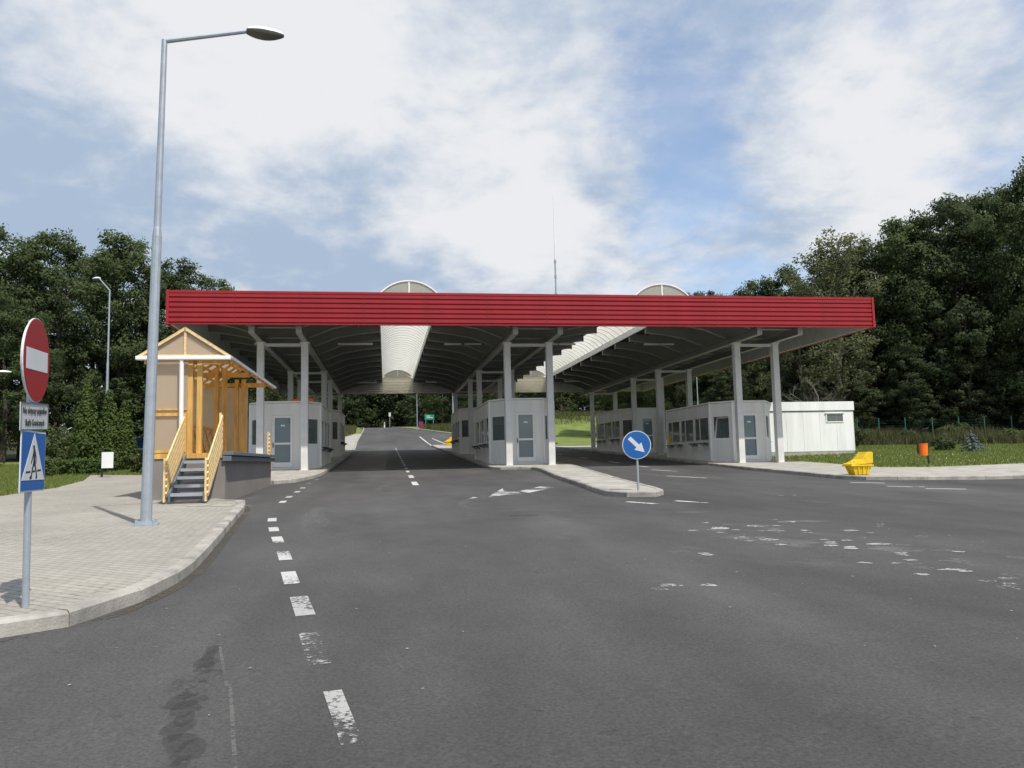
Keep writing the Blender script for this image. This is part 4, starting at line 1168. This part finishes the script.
# right wood
LR = 'dark broadleaf tree in the wood behind the right hand fence'
GR = 'broadleaf wood right of the canopy'
for i, (x, y, H, k) in enumerate([(44.5, 97, 18.5, 'oak1'), (48.5, 96, 20.5, 'oak3'), (41.5, 100, 19.2, 'dark1'), (52, 95, 21.5, 'dark2'), (47, 104, 19, 'dark1'), (55, 90, 22, 'dark1'), (35, 92, 17.5, 'dark1'), (31, 100, 18.0, 'oak3'), (42, 88, 17.5, 'dark2'), (49.0, 74, 20.2, 'dark1'), (51.8, 71, 22.4, 'oak3'), (49, 79, 20, 'dark2'), (55.2, 69, 23.4, 'dark2'),
                                  (61.5, 70, 25, 'oak1'), (66, 66, 25, 'dark1'), (57, 79, 23, 'oak2'), (64, 78, 26, 'dark2'), (53, 86, 21, 'dark1'), (72, 68, 26, 'dark1'), (70, 78, 26, 'dark2'), (44, 97, 17, 'dark2'), (50, 100, 18, 'dark1'),
                                  (36, 104, 15, 'dark2'), (62, 88, 24, 'dark1'), (78, 72, 25, 'dark2')]):
    tree(x, y, H, k, LR, GR, wide=.98)
for i, (x, y, H, k) in enumerate([(44, 70, 9, 'dark2'), (48.5, 67.5, 9, 'dark1'), (53.5, 66, 10, 'dark2'), (58.5, 64.5, 10, 'dark1'), (64, 62, 10, 'dark2'), (40, 73, 9, 'dark1'), (36, 80, 8, 'dark2')]):
    tree(x, y, H, k, 'low dark young tree at the edge of the right wood', 'understorey of the right wood', name='young_tree', wide=1.3)
tree(42.3, 69, 20.2, 'birch', 'pale green birch rising over the right end of the canopy', name='birch_tree', wide=1.15)
tree(39.6, 71, 14.8, 'birch', 'smaller yellowish birch left of the taller one', name='birch_tree', wide=1.1)
tree(57.8, 62, 25.3, 'oak3', 'tallest oak at the right picture edge behind the fence', name='oak_tree', wide=.72)

def wood_mass():
    g = np.random.default_rng(77); C = []; Rr = []
    for (xa, ya), (xb, yb), n in (((-150, 150), (-60, 268), 60), ((-60, 268), (60, 240), 90), ((60, 240), (125, 110), 80), ((125, 110), (130, 40), 40), ((64, 84), (92, 78), 26), ((-25, 222), (18, 214), 70), ((-100, 70), (-150, 150), 50), ((-66, 78), (-100, 60), 24), ((56, 92), (52, 130), 26), ((52, 104), (84, 88), 36), ((-30, 100), (-50, 190), 40)):
        for i in range(n):
            f = g.uniform(); x = xa + (xb - xa) * f + g.normal() * 3; y = ya + (yb - ya) * f + g.normal() * 3
            for z in ((1.5, 4.5, 8, 11) if y > 110 or x < 40 else (1.5, 4.5, 8, 11, 14, 17)):
                C.append((x + g.normal(), y + g.normal(), h(x, y) + z + g.uniform(-1, 1))); Rr.append((3.2, 3.2, 2.4))
    tag(link(leaf_mesh('distant_wood', C, Rr, 55, 1.1, 78, M['leaf2']), 'distant_wood'), kind='stuff')
wood_mass()
# bare dead tree
def bare():
    g = np.random.default_rng(12); mb = MB()
    def br(p, d, L, r, lev):
        q = p + d * L; mid = (p + q) / 2 + g.normal(size=3) * L * .05
        mb.tube([p, mid, q], [r, r * .8, r * .6], 5, caps=False)
        if lev == 0: return
        for k in range(3 if lev > 1 else 4):
            nd = d + g.normal(size=3) * .5; nd[2] = nd[2] * .7 + .15; nd /= np.linalg.norm(nd)
            br(p + d * L * g.uniform(.5, 1), nd, L * g.uniform(.5, .75), r * .55, lev - 1)
    br(np.array((0, 0, -.2)), np.array((-.12, 0, 1.)), 3.6, .13, 4)
    br(np.array((.4, .3, -.2)), np.array((.1, .1, 1.)), 3.0, .1, 4)
    t = thing('bare_tree', (37.6, 64, h(37.6, 64)), 'bare leafless tree with pale branches behind the white cabin', 'tree')
    mb.build('branches', M['bark_pale'], t)
bare()

# thujas
def thuja(x, y, H, Rb, label, seed):
    g = np.random.default_rng(seed); C = []; Rr = []
    for i in range(150):
        t = g.uniform(0, 1) ** 1.15; rr = Rb * (1 - t) ** .88 * (.72 + .34 * g.uniform()) * (1 if t > .06 else .8); a = g.uniform(0, 6.28)
        C.append((rr * math.cos(a), rr * math.sin(a), .15 + t * (H - .25))); q = .14 + .28 * (1 - t); Rr.append((q, q, q * 1.5))
    t = thing('thuja', (x, y, h(x, y) + .05), label, 'conifer', 'conical thujas on the left lawn')
    link(leaf_mesh('crown', C, Rr, 90, .15, seed, M['leaf_thuja'], up=.6), 'crown', t)
    mb = MB(); mb.tube([(0, 0, -.2), (0, 0, H * .85)], [.12, .03], 7); mb.build('trunk', M['bark'], t)
thuja(-15.1, 43.7, 4.7, .74, 'tallest conical thuja, left of three on the lawn', 21)
thuja(-14.15, 44.0, 4.2, .70, 'middle conical thuja touching the tallest one', 22)
thuja(-13.72, 45.1, 3.7, .56, 'shortest conical thuja, next to the lamp pole', 23)

# shrubs and hedge
def shrub(name, x, y, rx, ry, H, label, cat, m, seed, n=50, per=70, leaf=.13, box=False, flowers=0, group=None):
    g = np.random.default_rng(seed); C = []; Rr = []
    for i in range(n):
        if box: c = (g.uniform(-rx, rx), g.uniform(-ry, ry), g.uniform(.12, H - .12))
        else:
            d = g.normal(size=3); d /= np.linalg.norm(d); c = (d[0] * rx * g.uniform(.4, 1), d[1] * ry * g.uniform(.4, 1), H * .5 + d[2] * H * .45 * g.uniform(.4, 1))
        C.append(c); q = min(rx, ry, H) * g.uniform(.2, .36); Rr.append((q, q, q))
    if name == 'clipped_hedge': Rr = [(.12, .12, .12)] * n
    t = thing(name, (x, y, h(x, y) + .08), label, cat, group)
    link(leaf_mesh('foliage', C, Rr, per, leaf, seed, M[m]), 'foliage', t)
    mb = MB()
    for k in range(5): mb.tube([(0, 0, -.1), (g.uniform(-.5, .5) * rx, g.uniform(-.5, .5) * ry, H * .6)], [.04, .015], 5)
    mb.build('stem', M['bark'], t)
    if flowers:
        P_ = [(c[0] * 1.1, c[1] * 1.1, c[2] + .05) for c in C[:flowers]]
        link(leaf_mesh('flowers', P_, [(.1, .1, .1)] * len(P_), 5, .12, seed + 1, M['rose']), 'flowers', t)
    return t
shrub('clipped_hedge', -14.6, 41.0, 1.25, .35, .85, 'low clipped hedge in front of the thujas', 'hedge', 'leaf_thuja', 31, 260, 40, .09, box=True)
shrub('rose_bush', -16.4, 44.5, .9, .7, 1.3, 'rose bush with pink flowers left of the thujas', 'bush', 'leaf_shrub', 32, 34, 60, .12, flowers=14)
shrub('rose_bush', -11.9, 41.2, .5, .5, 1.2, 'narrow pink flowered bush between lamp pole and thuja', 'bush', 'leaf_shrub', 33, 24, 50, .12, flowers=10)
shrub('round_bush', -17.0, 36.5, 1.1, .9, 1.5, 'round green bush on the lawn behind the sign post', 'bush', 'leaf_shrub', 34, 50, 70, .13)
shrub('round_bush', -18.8, 32.0, 1.0, .9, 1.35, 'leafy bush cut by the left picture edge', 'bush', 'leaf_thuja', 35, 50, 70, .13)
shrub('round_bush', -15.4, 39.0, .7, .6, 1.0, 'small bush just right of the sign post', 'bush', 'leaf_shrub', 36, 40, 60, .12)
shrub('round_bush', -24.5, 50.0, 2.2, 1.6, 3.2, 'large leafy bush at the foot of the left wood', 'bush', 'leaf_shrub', 39, 90, 90, .2)
shrub('round_bush', -29.5, 53.0, 2.4, 1.6, 3.4, 'outermost large bush at the foot of the left wood', 'bush', 'leaf', 40, 90, 90, .2)
shrub('dark_shrub', 35.0, 46.0, .95, .8, .9, 'low dark green shrub behind the litter bin', 'bush', 'leaf2', 41, 36, 60, .12)
shrub('dark_shrub', 34.2, 55.0, 1.6, 1.0, 1.9, 'dark shrub beside the white cabin corner', 'bush', 'leaf2', 42, 60, 70, .15)
for i, (x, y, r_, H_) in enumerate([(39.5, 62, 1.5, 1.7), (43, 60.5, 1.1, 1.2), (46.5, 60, 1.6, 1.6), (50.5, 58, 1.3, 1.3), (53, 57.5, 1.7, 1.8), (56.5, 55.5, 1.4, 1.4), (59, 55, 1.7, 2.0), (48.5, 61.5, 1.6, 1.9)]):
    shrub('wild_bush', x, y, r_, .9, H_, 'scrubby wild bush among the tall weeds before the green fence', 'bush', ('leaf_shrub', 'leaf', 'weed')[i % 3], 60 + i, 40, 50, .15, group='wild bushes along the fence')
for i, (x, y, r_, H_) in enumerate([(-33, 56, 2, 2.6), (-37.5, 53, 2.2, 2.8), (-27.5, 57, 1.8, 2.4), (-22, 57, 1.8, 2.6), (-41, 49, 2, 2.6)]):
    shrub('wild_bush', x, y, r_, 1.4, H_, 'light green wild bush along the foot of the left wood', 'bush', 'leaf_shrub', 70 + i, 60, 60, .2, group='wild bushes below the left wood')
# blue spruce
def spruce():
    g = np.random.default_rng(5); C = []; Rr = []
    for lv in range(6):
        z = .12 + lv * .24; rr = .95 * (1 - lv / 6.3)
        nb = max(4, 9 - lv)
        for k in range(nb):
            a = 2 * math.pi * k / nb + lv * .5 + g.uniform(-.2, .2)
            for q in np.linspace(.25, 1, 5):
                C.append((rr * q * math.cos(a), rr * q * math.sin(a), z + .10 * (1 - q) - .06 * q)); Rr.append((.09, .09, .06))
    C.append((0, 0, 1.5)); Rr.append((.05, .05, .2))
    t = thing('blue_spruce', (35.3, 43.7, h(35.3, 43.7) + .1), 'small bluish spruce on the right lawn', 'conifer')
    link(leaf_mesh('crown', C, Rr, 28, .10, 6, M['leaf_spruce']), 'crown', t); t.scale = (.82, .82, .8)
    mb = MB(); mb.tube([(0, 0, -.1), (0, 0, 1.5)], [.06, .015], 6); mb.build('trunk', M['bark'], t)
spruce()

# fence behind the right lawn
FP = [(42.6, 67.0), (44.3, 66.3), (46.3, 65.4), (48.4, 64.6), (50.4, 63.8), (52.3, 63.0), (54.3, 62.2), (56.3, 61.4), (58.5, 60.6), (60.6, 59.8)]
t = thing('wire_fence', (FP[0][0], FP[0][1], 0), 'green wire mesh fence behind the right hand lawn', 'fence')
fx, fy = FP[0]
for x, y in FP:
    mb = MB(); mb.tube([(x - fx, y - fy, h(x, y) - .1), (x - fx, y - fy, h(x, y) + 2.35)], .055, 8); mb.build('post', M['green_post'], t)
mb = MB()
for k in range(9):
    z = .3 + k * .22
    for (xa, ya), (xb, yb) in zip(FP[:-1], FP[1:]): mb.tube([(xa - fx, ya - fy, h(xa, ya) + z), (xb - fx, yb - fy, h(xb, yb) + z)], .0025, 4, caps=False)
mb.build('wire', M['green_post'], t)

# tall weeds, lawn grass, clover: uncountable
def blades(name, pos, hgt, wid, seed, m):
    g = np.random.default_rng(seed); n = len(pos); pos = np.asarray(pos)
    a = g.uniform(0, 6.28, n); hh = np.asarray(hgt) * g.uniform(.6, 1.25, n); w = wid * g.uniform(.6, 1.4, n)
    lean = g.normal(size=(n, 2)) * .3 * hh[:, None]
    dx = np.stack([np.cos(a), np.sin(a)], 1) * w[:, None]
    V = np.zeros((n, 3, 3))
    V[:, 0, :2] = pos[:, :2] - dx; V[:, 1, :2] = pos[:, :2] + dx; V[:, 2, :2] = pos[:, :2] + lean
    V[:, 0, 2] = V[:, 1, 2] = pos[:, 2]; V[:, 2, 2] = pos[:, 2] + hh
    me = bpy.data.meshes.new(name)
    me.vertices.add(n * 3); me.vertices.foreach_set('co', V.ravel())
    me.loops.add(n * 3); me.loops.foreach_set('vertex_index', np.arange(n * 3))
    me.polygons.add(n); me.polygons.foreach_set('loop_start', np.arange(n) * 3); me.polygons.foreach_set('loop_total', np.full(n, 3))
    me.update(); me.validate(); me.materials.append(m)
    return tag(link(me, name), kind='stuff')
def inside(x, y, P):
    c = np.zeros(len(x), bool); j = len(P) - 1
    for i in range(len(P)):
        xi, yi = P[i]; xj, yj = P[j]
        c ^= ((yi > y) != (yj > y)) & (x < (xj - xi) * (y - yi) / (yj - yi + 1e-12) + xi); j = i
    return c
def scatter(P, n, seed, off, box=None):
    g = np.random.default_rng(seed)
    xs = [p[0] for p in P]; ys2 = [p[1] for p in P]
    bx = box or (min(xs), max(xs), min(ys2), max(ys2))
    x = g.uniform(bx[0], bx[1], n); y = g.uniform(bx[2], bx[3], n); k = inside(x, y, P); x = x[k]; y = y[k]
    z = np.interp(y, YB, HB) + np.interp(x, XB, CB) + off
    return np.stack([x, y, z], 1)
blades('grass', scatter(lawnR, 130000, 1, .10, (21, 62, 30, 66)), .13, .02, 2, M['grass_blade'])
blades('grass', scatter(lawnL, 90000, 3, .10, (-28, -9.6, 14, 56)), .12, .02, 4, M['grass_blade'])
W_ = [(33.5, 60), (40, 57.5), (50, 54), (62, 50), (74, 46), (74, 66), (58, 66), (46, 72), (38, 76), (33, 70)]
pw = scatter(W_, 60000, 5, .1)
hw = .7 + .5 * np.sin(pw[:, 0] * .9) * np.sin(pw[:, 1] * .7 + pw[:, 0] * .3)
blades('tall_weeds', pw, hw + .25, .05, 6, M['weed'])
W2 = [(17.5, 100), (14, 112), (10, 129), (6, 150), (14, 160), (55, 132), (50, 96), (35, 92)]
pw = scatter(W2, 60000, 7, .1); pw = pw[(pw[:, 1] + (pw[:, 0] - 12) * .35) > 121]; pw[:, 2] += np.clip((pw[:, 1] + (pw[:, 0] - 12) * .35 - 112) / 20, 0, 1) * 2.2 * np.clip((pw[:, 0] - 12) / 7, 0, 1)
blades('tall_weeds', pw, .9 + 0 * pw[:, 0], .05, 8, M['weed'])
W3 = [(-4.6, 126), (-5.6, 160), (-13, 176), (-24, 170), (-14, 126), (-8.5, 84), (-6.6, 98)]
blades('tall_weeds', scatter(W3, 14000, 9, .1), .7, .07, 10, M['weed'])
pc = scatter(lawnR, 1500, 11, .16, (22, 60, 31, 58))
g_ = np.random.default_rng(3); keep = (np.sin(pc[:, 0] * .5) + np.sin(pc[:, 1] * .8 + pc[:, 0] * .2)) > g_.uniform(-.6, 1.6, len(pc)); pc = pc[keep]
tag(link(leaf_mesh('clover_flowers', pc, np.full((len(pc), 3), .03), 3, .07, 12, M['clover']), 'clover_flowers'), kind='stuff')

# ------------------------------------------------------------------ sky, sun
SUN_EL, SUN_H = 56.5, (.47, -.883)
w = bpy.data.worlds.new('World'); sc.world = w; w.use_nodes = True
nt = w.node_tree; ns = nt.nodes; ln = nt.links; ns.clear()
out = N(ns, 'ShaderNodeOutputWorld'); bg = N(ns, 'ShaderNodeBackground'); ln.new(bg.outputs[0], out.inputs[0]); bg.inputs[1].default_value = .15
sky = N(ns, 'ShaderNodeTexSky'); sky.sky_type = 'NISHITA'; sky.sun_disc = False; sky.sun_elevation = R(SUN_EL)
sky.sun_rotation = math.atan2(SUN_H[0], SUN_H[1]); sky.air_density = 1.0; sky.dust_density = 1.0; sky.ozone_density = 1.5
tc = N(ns, 'ShaderNodeTexCoord')
sep = N(ns, 'ShaderNodeSeparateXYZ'); ln.new(tc.outputs['Generated'], sep.inputs[0])
def math_(op, a, b=None, c=None):
    m = N(ns, 'ShaderNodeMath', operation=op)
    for i, v in enumerate((a, b, c)):
        if v is None: continue
        if isinstance(v, (int, float)): m.inputs[i].default_value = v
        else: ln.new(v, m.inputs[i])
    return m.outputs[0]
zz = math_('ADD', math_('MAXIMUM', sep.outputs[2], 0.0), .30)
cmb = N(ns, 'ShaderNodeCombineXYZ'); ln.new(math_('DIVIDE', sep.outputs[0], zz), cmb.inputs[0]); ln.new(math_('DIVIDE', sep.outputs[1], zz), cmb.inputs[1])
def cn(scale, det, rough, off, dist=.0):
    mp = N(ns, 'ShaderNodeMapping'); mp.inputs['Location'].default_value = off; ln.new(cmb.outputs[0], mp.inputs[0])
    n = N(ns, 'ShaderNodeTexNoise', Scale=scale, Detail=det, Roughness=rough, Distortion=dist); ln.new(mp.outputs[0], n.inputs[0]); return n.outputs[0]
def blob(d, r0, r1, wgt):
    v = Vector(d).normalized()
    dp = N(ns, 'ShaderNodeVectorMath', operation='DOT_PRODUCT'); ln.new(tc.outputs['Generated'], dp.inputs[0]); dp.inputs[1].default_value = v
    mr = N(ns, 'ShaderNodeMapRange', interpolation_type='SMOOTHSTEP'); ln.new(dp.outputs['Value'], mr.inputs[0])
    mr.inputs['From Min'].default_value = math.cos(r1); mr.inputs['From Max'].default_value = math.cos(r0)
    mr.inputs['To Min'].default_value = 0; mr.inputs['To Max'].default_value = wgt
    return mr.outputs[0]
def total(vals):
    s = vals[0]
    for v in vals[1:]: s = math_('ADD', s, v)
    return s
dens = total([cn(3.0, 12, .60, (3.1, .7, 0), .25), math_('MULTIPLY_ADD', cn(9, 10, .62, (8.1, 2.7, 0), .25), .36, -.18)] + [blob(*b) for b in [
    ((.275, .862, .43), .0, .09, -.15), ((.355, .868, .345), .0, .08, -.17), ((.577, .683, .46), .02, .13, -.2), ((.31, .866, .385), .0, .08, -.08),
    ((.40, .87, .275), .02, .12, -.12), ((-.10, .967, .234), .05, .3, .04), ((.15, .95, .2), .05, .4, .04),
    ((.0, .9, .42), .10, .38, .22), ((.551, .75, .367), .05, .20, .17), ((.16, .93, .29), .04, .16, .16), ((-.25, .87, .45), .1, .35, .18), ((-.385, .851, .32), .05, .25, .06)]])
cover = N(ns, 'ShaderNodeMapRange', interpolation_type='SMOOTHSTEP'); ln.new(dens, cover.inputs[0])
cover.inputs['From Min'].default_value = .30; cover.inputs['From Max'].default_value = .62
cover.inputs['To Min'].default_value = .30
br = total([cn(4.6, 11, .58, (1.3, 5.2, 0), .2), math_('MULTIPLY_ADD', cn(13, 8, .6, (4.3, 1.2, 0), .2), .3, -.15)] + [blob(*b) for b in [
    ((-.20, .85, .48), .05, .26, .22), ((.02, .91, .41), .04, .24, .14), ((.115, .929, .34), .03, .15, .12), ((.551, .75, .367), .04, .2, .18), ((.19, .94, .28), .02, .09, .18),
    ((-.42, .85, .34), .05, .25, -.14), ((-.30, .92, .28), .03, .16, -.12), ((-.06, .965, .24), .03, .17, -.18), ((.30, .93, .2), .03, .2, .05)]])
brm = N(ns, 'ShaderNodeMapRange', interpolation_type='SMOOTHSTEP'); ln.new(br, brm.inputs[0]); brm.inputs['From Min'].default_value = .32; brm.inputs['From Max'].default_value = .76
cc = N(ns, 'ShaderNodeMix', data_type='RGBA'); ln.new(brm.outputs[0], cc.inputs[0]); cc.inputs[6].default_value = (2.15, 2.7, 3.5, 1); cc.inputs[7].default_value = (4.35, 4.42, 4.55, 1)
skc = N(ns, 'ShaderNodeMix', data_type='RGBA'); ln.new(cover.outputs[0], skc.inputs[0]); ln.new(sky.outputs[0], skc.inputs[6]); ln.new(cc.outputs[2], skc.inputs[7])
ln.new(skc.outputs[2], bg.inputs[0])

sd = bpy.data.lights.new('sun', 'SUN'); sd.energy = 3.7; sd.angle = R(.7); sd.color = (1, .95, .87)
so = bpy.data.objects.new('sun', sd); COL.objects.link(so); so.location = (20, -30, 60)
dv = Vector((SUN_H[0] * math.cos(R(SUN_EL)), SUN_H[1] * math.cos(R(SUN_EL)), math.sin(R(SUN_EL))))
so.rotation_euler = dv.to_track_quat('Z', 'Y').to_euler()

# ------------------------------------------------------------------ camera
cd = bpy.data.cameras.new('camera'); cam = bpy.data.objects.new('camera', cd); COL.objects.link(cam); sc.camera = cam
cd.sensor_width = 36; cd.lens = 796 / 1024 * 36; cd.clip_start = .05; cd.clip_end = 3000
rm = Matrix.Rotation(-R(9.1), 3, 'Z') @ Matrix.Rotation(math.pi / 2 + R(5.5), 3, 'X') @ Matrix.Rotation(-.0225, 3, 'Z')
cam.location = (0, 0, 1.5); cam.rotation_euler = rm.to_euler()

sc.view_settings.view_transform = 'Standard'; sc.view_settings.look = 'None'; sc.view_settings.gamma = 1; sc.view_settings.exposure = .35; sc.view_settings.use_curve_mapping = False
sc.render.engine = 'CYCLES'
sc.cycles.use_denoising = True
sc.cycles.max_bounces = 10; sc.cycles.diffuse_bounces = 8; sc.cycles.transmission_bounces = 8; sc.cycles.transparent_max_bounces = 12
